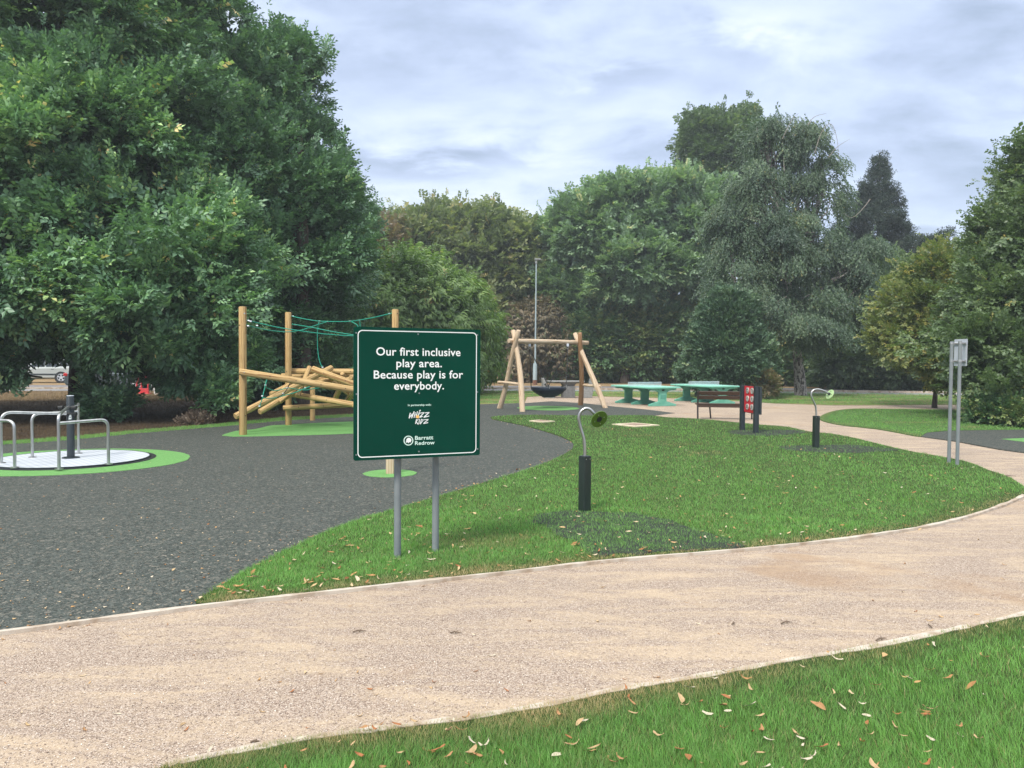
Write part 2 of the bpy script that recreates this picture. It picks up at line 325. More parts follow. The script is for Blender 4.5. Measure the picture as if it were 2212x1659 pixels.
# ---------------------------------------------------------------- polygons on the ground
def smooth_poly(pts, sub=6, closed=True):
    n = len(pts); out = []
    for i in range(n if closed else n-1):
        p0, p1, p2, p3 = [np.array(pts[(i+k) % n] if closed else pts[min(max(i+k, 0), n-1)]) for k in (-1, 0, 1, 2)]
        for j in range(sub):
            t_ = j/sub
            out.append(tuple(0.5*((2*p1)+(-p0+p2)*t_+(2*p0-5*p1+4*p2-p3)*t_*t_+(-p0+3*p1-3*p2+p3)*t_**3)))
    if not closed: out.append(tuple(pts[-1]))
    return out
def densify(pts, step=0.25, jit=0.0, closed=True):
    out = []; n = len(pts); rg = np.random.RandomState(len(pts))
    for i in range(n if closed else n-1):
        a = np.array(pts[i]); b = np.array(pts[(i+1) % n]); k = max(1, int(np.linalg.norm(b-a)/step))
        for j in range(k): out.append(tuple(a+(b-a)*j/k+rg.randn(2)*jit))
    return out
def inpoly(x, y, poly):
    p = np.array(poly); res = np.zeros(len(x), bool); x1, y1 = p[-1]
    for x2, y2 in p:
        if y1 != y2:
            c = ((y1 > y) != (y2 > y)) & (x < (x2-x1)*(y-y1)/(y2-y1)+x1); res ^= c
        x1, y1 = x2, y2
    return res
def sheet(name, poly, z, mat, label=None, thick=0.03, kind='structure'):
    mb = MB().prism(poly, z-thick, z); o = mb.build(name, mat, smooth=False); o['kind'] = kind
    if label: o['label'] = label
    return o

# surfaces
def ground_mat():
    m, t, b, o = newmat('dry_ground'); v = coords(t)
    a = noise(t, v, 0.35, 6, 0.6); c = noise(t, v, 9, 6, 0.7); g = noise(t, v, 0.11, 3, 0.5)
    r = ramp(t, [(0.3, (0.16, 0.105, 0.055)), (0.5, (0.27, 0.185, 0.10)), (0.7, (0.38, 0.28, 0.16))], math_n(t, 'ADD', math_n(t, 'MULTIPLY', a, 0.5), math_n(t, 'MULTIPLY', c, 0.5)))
    L(t, r.outputs[0], b.inputs['Base Color']); b.inputs['Roughness'].default_value = 0.95; b.inputs['Specular IOR Level'].default_value = 0.1
    bump(t, b, c, 0.8, 0.04)
ground_mat()
def far_lawn_mat(name, dry):
    m, t, b, o = newmat(name); v = coords(t, (1, 1, 1)); a = noise(t, coords(t, (0.5, 1.3, 1)), 0.45, 5, 0.6); c = noise(t, v, 14, 5, 0.7)
    f = math_n(t, 'ADD', math_n(t, 'MULTIPLY', a, 0.7), math_n(t, 'MULTIPLY', c, 0.3))
    r = ramp(t, [(dry-0.10, (0.27, 0.21, 0.10)), (dry+0.0, (0.14, 0.16, 0.055)), (dry+0.08, (0.055, 0.105, 0.028)), (0.75, (0.070, 0.145, 0.036))], f)
    L(t, r.outputs[0], b.inputs['Base Color']); b.inputs['Roughness'].default_value = 0.9; b.inputs['Specular IOR Level'].default_value = 0.15
    bump(t, b, c, 0.8, 0.03)
far_lawn_mat('lawn_dryish', 0.50); far_lawn_mat('lawn_green', 0.36)
pmat('litter_soil_shade_tint', (0.045, 0.032, 0.022), (0.11, 0.078, 0.048), 2.2, 0.95, bmp=0.8, bdist=0.03, spec=0.1)  # litter brown with the crown shade mixed into the colour
pmat('lawn_soil', (0.028, 0.050, 0.014), (0.050, 0.080, 0.022), 6, 0.95, bmp=0.6, bdist=0.02, spec=0.1)
pmat('black_mat', (0.025, 0.030, 0.024), (0.05, 0.055, 0.048), 60, 0.8, bmp=1.0, bdist=0.02, spec=0.3)
def rubber_mat(name, cols, scale=95, far=0.5):
    m, t, b, o = newmat(name); v = coords(t)
    vo = N(t, 'ShaderNodeTexVoronoi', i_Scale=scale); L(t, v, vo.inputs[0])
    vb = N(t, 'ShaderNodeTexVoronoi', i_Scale=scale*0.36); L(t, v, vb.inputs[0])
    se = N(t, 'ShaderNodeSeparateColor'); L(t, vo.outputs['Color'], se.inputs[0])
    se2 = N(t, 'ShaderNodeSeparateColor'); L(t, vb.outputs['Color'], se2.inputs[0])
    r = ramp(t, cols, se.outputs[0]); r2 = ramp(t, cols, se2.outputs[1])
    c = mixc(t, 0.40, r.outputs[0], r2.outputs[0])
    big = noise(t, v, 0.8, 4, 0.6); c = mixc(t, math_n(t, 'MULTIPLY', big, 0.30), c, tuple(x*1.1 for x in cols[len(cols)//2][1]))
    L(t, c, b.inputs['Base Color']); b.inputs['Roughness'].default_value = 0.75; b.inputs['Specular IOR Level'].default_value = 0.3
    h = math_n(t, 'ADD', se.outputs[1], math_n(t, 'MULTIPLY', se2.outputs[2], 1.5))
    bump(t, b, h, 1.0, 0.010)
rubber_mat('rubber_mulch', [(0.0, (0.006, 0.009, 0.008)), (0.3, (0.026, 0.036, 0.031)), (0.6, (0.064, 0.078, 0.070)), (0.85, (0.115, 0.122, 0.110)), (0.96, (0.20, 0.18, 0.145)), (1.0, (0.36, 0.31, 0.25))], 95)
rubber_mat('green_rubber', [(0.0, (0.11, 0.29, 0.075)), (0.5, (0.15, 0.37, 0.10)), (0.8, (0.19, 0.43, 0.13)), (1.0, (0.26, 0.50, 0.19))], 130)
def path_mat():
    m, t, b, o = newmat('sand_gravel'); v = coords(t)
    st = N(t, 'ShaderNodeMapping'); st.inputs['Rotation'].default_value = (0, 0, R(-14)); st.inputs['Scale'].default_value = (0.33, 1.3, 1); L(t, v, st.inputs[0])
    streak = noise(t, st.outputs[0], 2.6, 8, 0.70, 0.9)
    fine = N(t, 'ShaderNodeTexVoronoi', i_Scale=190.0); L(t, v, fine.inputs[0]); sf = N(t, 'ShaderNodeSeparateColor'); L(t, fine.outputs['Color'], sf.inputs[0])
    mid = noise(t, v, 22, 5, 0.7)
    grit = ramp(t, [(0.0, (0.13, 0.093, 0.072)), (0.3, (0.285, 0.215, 0.168)), (0.65, (0.40, 0.312, 0.25)), (0.9, (0.52, 0.43, 0.355)), (1.0, (0.60, 0.53, 0.46))], sf.outputs[0])
    sand = ramp(t, [(0.0, (0.36, 0.272, 0.188)), (0.5, (0.455, 0.352, 0.252)), (1.0, (0.54, 0.435, 0.32))], sf.outputs[1])
    f = math_n(t, 'ADD', math_n(t, 'MULTIPLY', streak, 0.72), math_n(t, 'MULTIPLY', mid, 0.28))
    fr = ramp(t, [(0.46, (0.04, 0.04, 0.04)), (0.60, (0.92, 0.92, 0.92))], f)
    c = mixc(t, fr.outputs[0], grit.outputs[0], sand.outputs[0])
    stain = noise(t, v, 0.5, 4, 0.6, 0.8); sr = ramp(t, [(0.60, (0, 0, 0)), (0.68, (0.5, 0.5, 0.5))], stain)
    c = mixc(t, sr.outputs[0], c, (0.33, 0.215, 0.13))
    L(t, c, b.inputs['Base Color']); b.inputs['Roughness'].default_value = 0.92; b.inputs['Specular IOR Level'].default_value = 0.2
    bump(t, b, math_n(t, 'ADD', math_n(t, 'MULTIPLY', sf.outputs[2], math_n(t, 'SUBTRACT', 1.1, fr.outputs[0])), math_n(t, 'MULTIPLY', mid, 1.2)), 0.75, 0.006)
path_mat()
pmat('kerb_edging', (0.50, 0.44, 0.37), (0.34, 0.26, 0.19), 5, 0.9, bmp=0.4, lo=0.45, hi=0.62)
pmat('asphalt', (0.13, 0.125, 0.13), (0.17, 0.16, 0.165), 3, 0.85, bmp=0.2)
pmat('asphalt_light', (0.20, 0.205, 0.21), (0.25, 0.25, 0.255), 4, 0.85)
pmat('pale_slab', (0.55, 0.46, 0.33), (0.65, 0.56, 0.42), 10, 0.9)
pmat('brown_grate', (0.20, 0.13, 0.10), (0.34, 0.25, 0.19), 40, 0.9)

sheet('ground', [(-320, -60), (320, -60), (320, 420), (-320, 420)], 0.0, 'dry_ground', thick=0.5)

# lawns (pixel outlines of the flat ground, turned into metres)
ISL = [(425,1311),(470,1278),(540,1235),(640,1185),(740,1140),(850,1105),(950,1075),(1050,1045),(1130,1020),(1190,998),(1225,980),(1238,968),(1232,955),(1190,938),(1130,921),(1080,911),(1062,906),(1068,901),(1140,898),(1240,899),(1310,899),(1401,899),(1440,903),(1500,906),(1559,911),(1599,915),(1639,919),(1700,924),(1746,934),(1795,939),(1844,948),(1905,963),(1965,977),(2026,988),(2087,1000),(2136,1019),(2175,1032),(2205,1050),(2218,1063),(2205,1076),(2180,1087),(2100,1115),(2000,1140),(1900,1156),(1800,1170),(1600,1191),(1325,1214),(1100,1240),(900,1262),(700,1284),(560,1300)]
island = smooth_poly(gp(ISL), 4)
NEAR = [(300,1690),(364,1660),(405,1652),(486,1636),(658,1604),(901,1573),(1144,1537),(1346,1494),(1426,1483),(1588,1455),(1734,1428),(1871,1406),(2050,1368),(2212,1332),(2420,1280)]
near_edge = gp(NEAR)
near_lawn = smooth_poly(near_edge, 4, False) + [(7.0, 0.3), (7.0, -5), (-4, -5), (-4.0, 1.5)]
RLAWN = [(2300,892),(2212,889),(2039,886),(1917,884.5),(1844,884),(1807,888),(1783,895),(1771,903),(1778,911),(1819,920),(1892,928),(1941,936.5),(1990,945),(2002,937),(2060,932),(2212,930.6),(2420,931),(2420,893)]
rlawn = smooth_poly(gp(RLAWN), 3)
sheet('lawn', island, 0.028, 'lawn_soil', thick=0.05)
sheet('lawn', near_lawn, 0.020, 'lawn_soil', thick=0.05)
sheet('lawn', rlawn, 0.026, 'lawn_green', thick=0.05)
far1 = gp([(1036,874),(1133,871.6),(1140,858),(1182,855.6),(1286,856.5),(1500,862),(1639,869.6),(1673,872),(1795,876),(1917,876),(2039,875),(2212,873.5),(2500,872)]) + [(45, 33), (48, 40)]
far_lawn = gp([(780,878),(1036,874),(1133,871.6),(1137,858),(1182,855.4),(1286,856),(1500,862),(1639,869.4),(1673,871.8),(1795,875.8),(1917,875.8),(2039,874.6),(2212,873),(2700,872)]) + [(60, 44.5)] + gp([(2212,858),(2000,852),(1800,848.5),(1500,845.5),(1100,844),(900,844)])
sheet('lawn', far_lawn, 0.012, 'lawn_dryish', thick=0.03)
# thin green verge at the back of the rubber
verge_a = [(-20,956),(50,953),(149,946),(285,932),(494,915),(617,903),(764,896),(900,888),(1036,874)]
verge_b = [(1036,878),(900,893),(764,902),(617,910),(494,922),(285,939),(149,953),(50,960),(-20,964)]
sheet('lawn_verge', gp(verge_a+verge_b), 0.014, 'lawn_green', thick=0.03)

# sand and gravel path (one sheet under everything that lies on it)
path_poly = gp([(-900,1500),(0,1374),(425,1317)]) + gp([(1060,1000),(1262,872),(1193,867.5),(1133,871.6),(1140,857),(1182,855.5),(1286,856.5),(1500,862),(1639,869.6),(1673,872),(1795,876),(1917,876),(2039,875),(2212,873.3),(2700,872)]) + [(48, 30), (48, 15), (20, 5)]
path_poly += [(9, 3.6)] + [tuple(p) for p in reversed(smooth_poly(near_edge, 4, False))] + [(-4, 1.2), (-12, 1.2)]
sheet('path', path_poly, 0.006, 'sand_gravel', 'tan sand and gravel path sweeping round the lawn')
# rubber mulch
RUB = gp([(1036,874),(1133,871.6),(1193,867.5),(1263,872),(1311,877.5),(1393,885),(1457,893),(1400,900),(1340,960),(1260,1010),(1062,1100),(800,1200),(440,1315.8),(425,1316.6)]) + gp([(210,1346),(0,1374),(-700,1466)]) + [(-30, 12)] + gp([(-400,990),(-20,962),(50,958),(149,951),(285,937),(494,920),(617,908),(764,900),(900,892)])
rubber = densify(RUB, 0.5, 0.0)
sheet('rubber_surface', rubber, 0.016, 'rubber_mulch', 'dark grey rubber mulch play surface')
sheet('rubber_surface', densify(gp([(1990,945),(2063,955),(2160,973),(2212,980),(2420,1010),(2500,940),(2212,930.8),(2060,932.5),(2004,937)]), 0.5), 0.030, 'rubber_mulch', thick=0.05)
def ell(cx, cy, rx, ry, n=72, jit=0.0, rot=0.0):
    rg = np.random.RandomState(n)
    return [(cx+(rx+rg.randn()*jit)*math.cos(a)*math.cos(rot)-(ry)*math.sin(a)*math.sin(rot), cy+(rx)*math.cos(a)*math.sin(rot)+(ry+rg.randn()*jit)*math.sin(a)*math.cos(rot)) for a in [2*math.pi*i/n for i in range(n)]]
CC = (-7.42, 12.92)
sheet('green_surface', ell(-7.40, 12.80, 1.90, 1.72, 110, 0.008), 0.021, 'green_rubber', 'light green rubber ring round the roundabout')
sg = G(1184, 882.5)
sheet('green_surface', ell(sg.x, sg.y, 1.13, 1.28, 60, 0.006), 0.021, 'green_rubber', 'light green rubber oval under the basket swing')
sp_ = G(843, 1025)
sheet('green_surface', ell(sp_.x, sp_.y, 0.40, 0.40, 50, 0.006), 0.021, 'green_rubber', 'small light green circle round a timber post')
cg = smooth_poly(gp([(480,942),(509,933),(552,928.5),(584,921),(617,919),(690,915),(764,912),(850,910),(930,914),(960,925),(900,934),(764,938),(703,940.5),(530,944.7),(490,943.5)]), 3)
sheet('green_surface', densify(cg, 0.12, 0.006), 0.021, 'green_rubber', 'light green rubber patch under the log climber')
sheet('green_surface', densify(gp([(2163,951.5),(2212,957.5),(2330,965),(2330,950),(2212,949.5)]), 0.1, 0.006), 0.036, 'green_rubber', 'light green rubber patch beside the far path')
# dark worn mats in the lawn
MAT1 = smooth_poly(gp([(1150,1124),(1215,1110),(1300,1111),(1400,1119),(1470,1138),(1540,1160),(1608,1188),(1500,1195),(1335,1206),(1290,1207),(1245,1184),(1190,1152)]), 3)
MAT2 = smooth_poly(gp([(1690,966),(1750,966),(1830,964),(1900,970),(1945,975),(1880,980),(1790,981),(1700,975)]), 3)
MAT3 = smooth_poly(gp([(1575,933),(1640,932),(1700,931),(1745,936),(1680,943),(1590,942)]), 3)
for mp_ in (MAT1, MAT2, MAT3): sheet('worn_matting', densify(mp_, 0.10, 0.035), 0.033, 'black_mat', thick=0.02)
# edging along the path
def edging(name, pts, wd, z, label):
    pts = smooth_poly(pts, 5, False); mb = MB(); rg = np.random.RandomState(3)
    top = []; n = len(pts)
    for i, p in enumerate(pts):
        a = np.array(pts[max(i-1, 0)]); b = np.array(pts[min(i+1, n-1)]); d = (b-a)/np.linalg.norm(b-a); nn = np.array((-d[1], d[0]))
        j = rg.randn()*0.006; top.append((tuple(np.array(p)+nn*(wd/2+j)), tuple(np.array(p)-nn*(wd/2+j))))
    vs = []
    for a, b in top: vs += [(*a, z), (*b, z), (*a, z-0.08), (*b, z-0.08)]
    fs = []
    for i in range(n-1):
        k = 4*i; fs += [(k, k+1, k+5, k+4), (k+2, k, k+4, k+6), (k+1, k+3, k+7, k+5)]
    mb.add(vs, fs, False); o = mb.build(name, 'kerb_edging', smooth=False); o['kind'] = 'structure'; o['label'] = label
E1 = gp([(-700,1466),(0,1373.5),(210,1345.5),(425,1317),(560,1301.5),(700,1286),(900,1263.5),(1100,1241.5),(1325,1215.5),(1600,1192.5),(1800,1171.5),(1900,1157.5),(2000,1141.5),(2100,1117),(2180,1089),(2212,1073)])
edging('path_edging', E1, 0.042, 0.032, 'pale edging between path and play lawn')
edging('path_edging', near_edge[1:], 0.05, 0.024, 'pale edging along the near lawn')
# pale slabs set in the lawn
def slab(pts, label):
    c = np.mean(np.array(gp(pts)), 0); t_ = thing('inspection_cover', (c[0], c[1], 0.028), label, 'cover', 'covers set into the lawn')
    q = gp(pts); MB().prism(q, 0.02, 0.055).build('frame', 'pale_slab', t_)
    q2 = [tuple(np.array(c)+(np.array(p)-c)*0.62) for p in q]; MB().prism(q2, 0.045, 0.062).build('lid', 'brown_grate', t_)
slab([(1322,920),(1370,917),(1425,922),(1372,925.5)], 'larger pale cover set in the lawn, between the swing and the bench')
slab([(1143,912.5),(1165,910.5),(1199,913.5),(1172,915.5)], 'smaller pale cover set in the lawn, just in front of the swing')

# road and pavement
def strip(name, a, b, z, mat, label): sheet(name, a + list(reversed(b)), z, mat, label, thick=0.03)
def roadline(off): return [(-110, 28-off+2), (-60, 40-off), (-29.5, 47.0-off), (-12, 50.6-off), (0, 52.6-off), (12, 52.6-off), (26, 50.8-off), (60, 45-off), (110, 35-off)]
strip('road', roadline(0), roadline(6.6), 0.010, 'asphalt', 'grey asphalt road')
strip('pavement', roadline(6.75), roadline(9.0), 0.014, 'asphalt_light', 'light grey tarmac pavement beside the road')
k1 = smooth_poly(roadline(6.68), 4, False); mbk = MB()
for i in range(len(k1)-1):
    a, b = Vector((*k1[i], 0.05)), Vector((*k1[i+1], 0.05)); d = (b-a); mbk.box((a+b)/2, (d.length, 0.14, 0.16), Matrix.Rotation(math.atan2(d.y, d.x), 3, 'Z'))
mbk.build('kerb', 'kerb_edging', smooth=False)['kind'] = 'structure'

# ================================================================ the sign in front
def frame_matrix(o, X, Z_):
    X = Vector(X).normalized(); Z_ = Vector(Z_).normalized(); Y = Z_.cross(X)
    return Matrix(((X.x, Y.x, Z_.x, o[0]), (X.y, Y.y, Z_.y, o[1]), (X.z, Y.z, Z_.z, o[2]), (0, 0, 0, 1)))
bl = P(764.3, 996.3, 6.37); br = P(1036.4, 982.4, 6.83)
zb = (bl.z+br.z)/2; bl.z = br.z = zb; Wd = (br-bl).length; Hd = 1.115
S = (br-bl).normalized(); nb = S.cross(Vector((0, 0, 1)))
BM = frame_matrix(bl, S, nb)
def B(u, v):
    d = ray((1350+u*0.36166)/1.82278, (1250+v*0.36166)/1.82278); o = Vector((0, 0, H)); t_ = (bl-o).dot(nb)/d.dot(nb)
    p = BM.inverted() @ (o+d*t_); return p.x, p.y
def rrect(x0, y0, x1, y1, r, k=8):
    out = []
    for cx, cy, a0 in ((x1-r, y0+r, -90), (x1-r, y1-r, 0), (x0+r, y1-r, 90), (x0+r, y0+r, 180)):
        out += [(cx+r*math.cos(R(a0+90*i/k)), cy+r*math.sin(R(a0+90*i/k))) for i in range(k+1)]
    return out
mid = (bl+br)/2
sign = thing('information_sign', (mid.x, mid.y, 0), 'large dark green square sign with white lettering on two grey posts', 'sign')
board = MB().prism(rrect(0, 0, Wd, Hd, 0.018), -0.022, 0, None).build('board', 'sign_green', sign, M=BM, local=True)
W[board.name] = BM
def ring_mesh(outer, inner, z):
    n = len(outer); mb = MB(); vs = [(x, y, z) for x, y in outer]+[(x, y, z) for x, y in inner]
    mb.add(vs, [(i, (i+1) % n, (i+1) % n+n, i+n) for i in range(n)], False); return mb
x0, _ = B(160, 830); x1, _ = B(1456, 830); y0 = B(830, 1500)[1]; y1 = B(830, 150)[1]
ring_mesh(rrect(x0, y0, x1, y1, 0.040), rrect(x0+0.008, y0+0.008, x1-0.008, y1-0.008, 0.033), 0.0012).build('border_line', 'white_vinyl', board, M=BM, local=True, smooth=False)
def text_mesh(txt, off=0.0):
    c = bpy.data.curves.new('lettering', 'FONT'); c.body = txt; c.size = 1.0; c.offset = off; c.resolution_u = 3; c.space_character = 1.03
    o = bpy.data.objects.new('lettering', c); COL.objects.link(o); bpy.context.view_layer.update()
    me = bpy.data.meshes.new_from_object(o.evaluated_get(bpy.context.evaluated_depsgraph_get())); bpy.data.objects.remove(o); bpy.data.curves.remove(c)
    v = np.zeros(len(me.vertices)*3); me.vertices.foreach_get('co', v); v = v.reshape(-1, 3)
    f = [tuple(p.vertices) for p in me.polygons]; bpy.data.meshes.remove(me); return v, f
capv, _ = text_mesh('H'); CAP = capv[:, 1].max()
def put_text(txt, u0, u1, vb, vt, mat, parent, M, BF, off=0.015, z=0.0014, name='lettering'):
    v, f = text_mesh(txt, off); xa, ya = BF(u0, vb); xb, _ = BF(u1, vb); yt = BF((u0+u1)/2, vt)[1]; ya = BF((u0+u1)/2, vb)[1]
    sx = (xb-xa)/(v[:, 0].max()-v[:, 0].min()); sy = (yt-ya)/CAP
    q = np.stack([xa+(v[:, 0]-v[:, 0].min())*sx, ya+v[:, 1]*sy, np.full(len(v), z)], 1)
    return MB().add([tuple(p) for p in q], f, False).build(name, mat, parent, M=M, local=True, smooth=False)
put_text('Our first inclusive', 362, 1280, 416, 332, 'white_vinyl', board, BM, B, 0.013)
put_text('play area.', 582, 1078, 540, 456, 'white_vinyl', board, BM, B, 0.013)
put_text('Because play is for', 336, 1308, 663, 579, 'white_vinyl', board, BM, B, 0.013)
put_text('everybody.', 557, 1100, 784, 700, 'white_vinyl', board, BM, B, 0.013)
put_text('In partnership with:', 708, 962, 962, 942, 'mint_vinyl', board, BM, B, 0.02)
put_text('Barratt', 785, 984, 1329, 1288, 'mint_vinyl', board, BM, B, 0.018)
put_text('Redrow', 785, 998, 1384, 1345, 'mint_vinyl', board, BM, B, 0.018)
# brush lettered mark, drawn as tapered strokes (coordinates of a 180 px crop)
def LG(x, y): return B((1560+x*0.1085-1350)/0.36166, (1600+y*0.1085-1250)/0.36166)
def strokes(name, lines, mat, z):
    mb = MB(); rg = np.random.RandomState(5)
    for wd, *pts in lines:
        q = [np.array(LG(*p)) for p in pts]; sc_ = 1/9.217*0.36166*0 + abs(LG(100, 0)[0]-LG(0, 0)[0])/100
        for i in range(len(q)-1):
            a, b = q[i], q[i+1]; d = (b-a)/np.linalg.norm(b-a); nn = np.array((-d[1], d[0])); w0 = wd*sc_/2; w1 = w0*0.86
            e = d*w0*0.5
            vs = [a-e+nn*w0*0.8, a-e-nn*w0*0.8, b+e-nn*w1, b+e+nn*w1]
            mb.add([(p[0], p[1], z+i*0.0001) for p in vs], [(0, 1, 2, 3)], False)
    return mb.build(name, mat, board, M=BM, local=True, smooth=False)
strokes('brush_lettering', [
    (44, (508, 245), (470, 425)), (34, (470, 425), (575, 280)), (36, (575, 270), (560, 420)), (40, (560, 425), (648, 190)),
    (36, (690, 225), (645, 405)), (36, (770, 190), (715, 400)), (30, (650, 330), (760, 285)),
    (46, (835, 225), (790, 390)), (50, (845, 175), (875, 140)),
    (34, (865, 245), (1010, 225)), (40, (1010, 230), (855, 385)), (38, (850, 400), (950, 365)),
    (36, (1050, 235), (1195, 222)), (42, (1190, 230), (1010, 385)), (36, (1005, 400), (1190, 350)),
    (34, (735, 465), (700, 625)), (30, (800, 460), (720, 560)), (34, (725, 560), (795, 650)),
    (34, (845, 465), (820, 630)), (36, (915, 465), (870, 640)), (26, (905, 470), (985, 490)), (28, (985, 490), (880, 635)),
    (32, (1010, 485), (1165, 475)), (36, (1165, 478), (1000, 610)), (32, (990, 625), (1150, 590))], 'white_vinyl', 0.0014)
def blob(name, cx, cy, rx, ry, mat, z, parent=board, wob=0.0, k=28):
    pts = []
    for i in range(k):
        a = 2*math.pi*i/k; q = 1+wob*math.sin(a*7+1)+wob*0.6*math.sin(a*11+2); pts.append((*LG(cx+rx*q*math.cos(a), cy-ry*q*math.sin(a)), z))
    return MB().add(pts, [tuple(range(k))], False).build(name, mat, parent, M=BM, local=True, smooth=False)
blob('sun_emblem', 775, 375, 62, 58, 'orange_vinyl', 0.0024, wob=0.05)
n = 48; o1 = [LG(443+177*math.cos(2*math.pi*i/n), 1242-178*math.sin(2*math.pi*i/n)) for i in range(n)]; o2 = [LG(443+143*math.cos(2*math.pi*i/n), 1242-145*math.sin(2*math.pi*i/n)) for i in range(n)]
ring_mesh(o1, o2, 0.0014).build('emblem_ring', 'mint_vinyl', board, M=BM, local=True, smooth=False)
tree_o = [(340,1300),(365,1265),(355,1240),(375,1225),(365,1195),(395,1175),(410,1145),(445,1135),(470,1145),(500,1140),(520,1165),(530,1190),(552,1205),(550,1245),(535,1260),(535,1290),(515,1305),(490,1300),(470,1300),(462,1310),(466,1332),(425,1332),(430,1310),(420,1298),(395,1310),(350,1312)]
tp = [LG(*p) for p in tree_o]; tri = tessellate_polygon([[Vector((*p, 0)) for p in tp]])
MB().add([(*p, 0.0014) for p in tp], [tuple(t_) for t_ in tri], False).build('tree_emblem', 'white_vinyl', board, M=BM, local=True, smooth=False)
for u, v in ((145,168),(820,182),(1465,192),(148,835),(832,825),(1465,812),(145,1497),(828,1460),(1467,1432)):
    x, y = B(u, v); MB().tube([(x, y, 0), (x, y, 0.004)], [0.007, 0.005], 12).build('rivet', 'grey_powder', board, M=BM, local=True)
for px, py, d_ in ((858.5, 1210, 6.70), (940.5, 1197, 6.90)):
    g = G(px, py); t_ = ((g-bl).dot(nb))
    g2 = g - nb*(t_+0.022+0.06) if t_ > -0.08 else g     # keep the post behind the board
    MB().cyl((g2.x, g2.y, -0.3), (g2.x, g2.y, 1.93), 0.031, 24).build('post', 'grey_powder', sign)
for z in (1.15, 1.75):
    a = BM @ Vector((0.12, z-zb, -0.035)); b = BM @ Vector((Wd-0.12, z-zb, -0.035)); c = (a+b)/2
    MB().box(c, ((b-a).length, 0.024, 0.04), Matrix.Rotation(math.atan2(S.y, S.x), 3, 'Z')).build('rail', 'galvanised', sign)

# ================================================================ talking tubes
def arc_path(pts, sub=6): return [Vector(p) for p in smooth_poly([tuple(p) for p in pts], sub, False)]
def talking_tube(base, d, pix, disc_c, nrm, label, flip):
    t_ = thing('talking_tube', (base.x, base.y, 0.03), label, 'play equipment', 'talking tubes in the lawn')
    top = 0.03; zt = d['ztop']
    Mb = Matrix.Translation((base.x, base.y, 0)) @ Matrix.Rotation(R(d['rot']), 4, 'Z')
    MB().prism(rrect(-0.052, -0.052, 0.052, 0.052, 0.006, 3), 0.0, zt).build('post', 'dark_green_paint', t_, M=Mb, local=True)
    MB().prism(rrect(-0.048, -0.048, 0.048, 0.048, 0.006, 3), zt, zt+0.008).build('cap', 'charcoal_paint', t_, M=Mb, local=True)
    for q in (-1, 1):
        MB().tube([(q*0.03, -0.0515, zt-0.025), (q*0.03, -0.056, zt-0.025)], 0.005, 8).build('bolt', 'steel', t_, M=Mb, local=True)
    path = arc_path(pix); nrm = nrm.normalized(); dc = disc_c
    path = path + [dc-nrm*0.045, dc-nrm*0.012]
    MB().tube(path, 0.0175, 14).build('tube', 'steel', t_)
    MB().tube([dc-nrm*0.055, dc-nrm*0.010], [0.021, 0.028], 16).build('collar', 'charcoal_paint', t_)
    dd = MB().tube([dc-nrm*0.010, dc-nrm*0.0075, dc, dc+nrm*0.001], [0.102, 0.104, 0.104, 0.102], 40).build('mouthpiece', 'olive_lime' if not flip else 'lime_pale', t_)
    W[dd.name] = W[t_.name]
    MB().tube([dc+nrm*0.001, dc+nrm*0.004, dc+nrm*0.0025], [0.036, 0.033, 0.020], 24).build('speaking_hole', 'black_rubber', dd)
    e1 = nrm.orthogonal().normalized(); e2 = nrm.cross(e1)
    for k in range(4):
        a = R(45+90*k+d.get('brot', 0)); q = dc+(e1*math.cos(a)+e2*math.sin(a))*0.062
        MB().tube([q-nrm*0.022*(1 if flip else 0), q+nrm*0.006], [0.006, 0.006], 8).build('bolt', 'steel' if not flip else 'black_rubber', dd)
def Z7(u, v): return (1207+.2315*u, 850.3+.2315*v)
b1 = G(1262.5, 1109); D1 = b1.y
pp = [P(*Z7(u, v), D1) for u, v in ((243,600),(243,540),(240,470),(230,410),(208,335),(191,265),(188,220),(200,178),(228,148),(262,138),(296,150),(322,178))]
talking_tube(b1, dict(ztop=0.655, rot=38, brot=20), pp, P(*Z7(379, 240), D1-0.02), Vector((0.42, -0.80, -0.42)), 'metal talking tube with olive green round mouthpiece facing the camera, on dark green post', False)
def Z6(u, v): return (1673.2+.24358*u, 685.8+.24358*v)
b2 = G(1762, 970); D2 = b2.y
pp = [P(*Z6(u, v), D2) for u, v in ((369,890),(369,840),(364,790),(350,755),(332,715),(325,690),(328,665),(345,645),(375,637),(410,641),(445,653))]
talking_tube(b2, dict(ztop=0.665, rot=10), pp, P(*Z6(492, 682), D2), Vector((0.80, 0.22, -0.40)), 'metal talking tube with light green mouthpiece seen edge on, farther off beside the bending path', True)

# ================================================================ red play panel between two dark posts
pa = G(1603, 931.5); pb = G(1632.5, 938)
pdir = (Vector((pb.x, pb.y, 0))-Vector((pa.x, pa.y, 0))).normalized(); pw = (Vector((pb.x-pa.x, pb.y-pa.y, 0))).length
panel = thing('play_panel', ((pa.x+pb.x)/2, (pa.y+pb.y)/2, 0.03), 'red panel of six round symbols held between two dark posts', 'play panel')
rotp = math.atan2(pdir.y, pdir.x)
for p in (pa, pb):
    Mq = Matrix.Translation((p.x, p.y, 0)) @ Matrix.Rotation(rotp, 4, 'Z')
    MB().prism(rrect(-0.06, -0.055, 0.06, 0.055, 0.015, 4), 0, 1.165).build('post', 'charcoal_paint', panel, M=Mq, local=True, bevel=0.004)
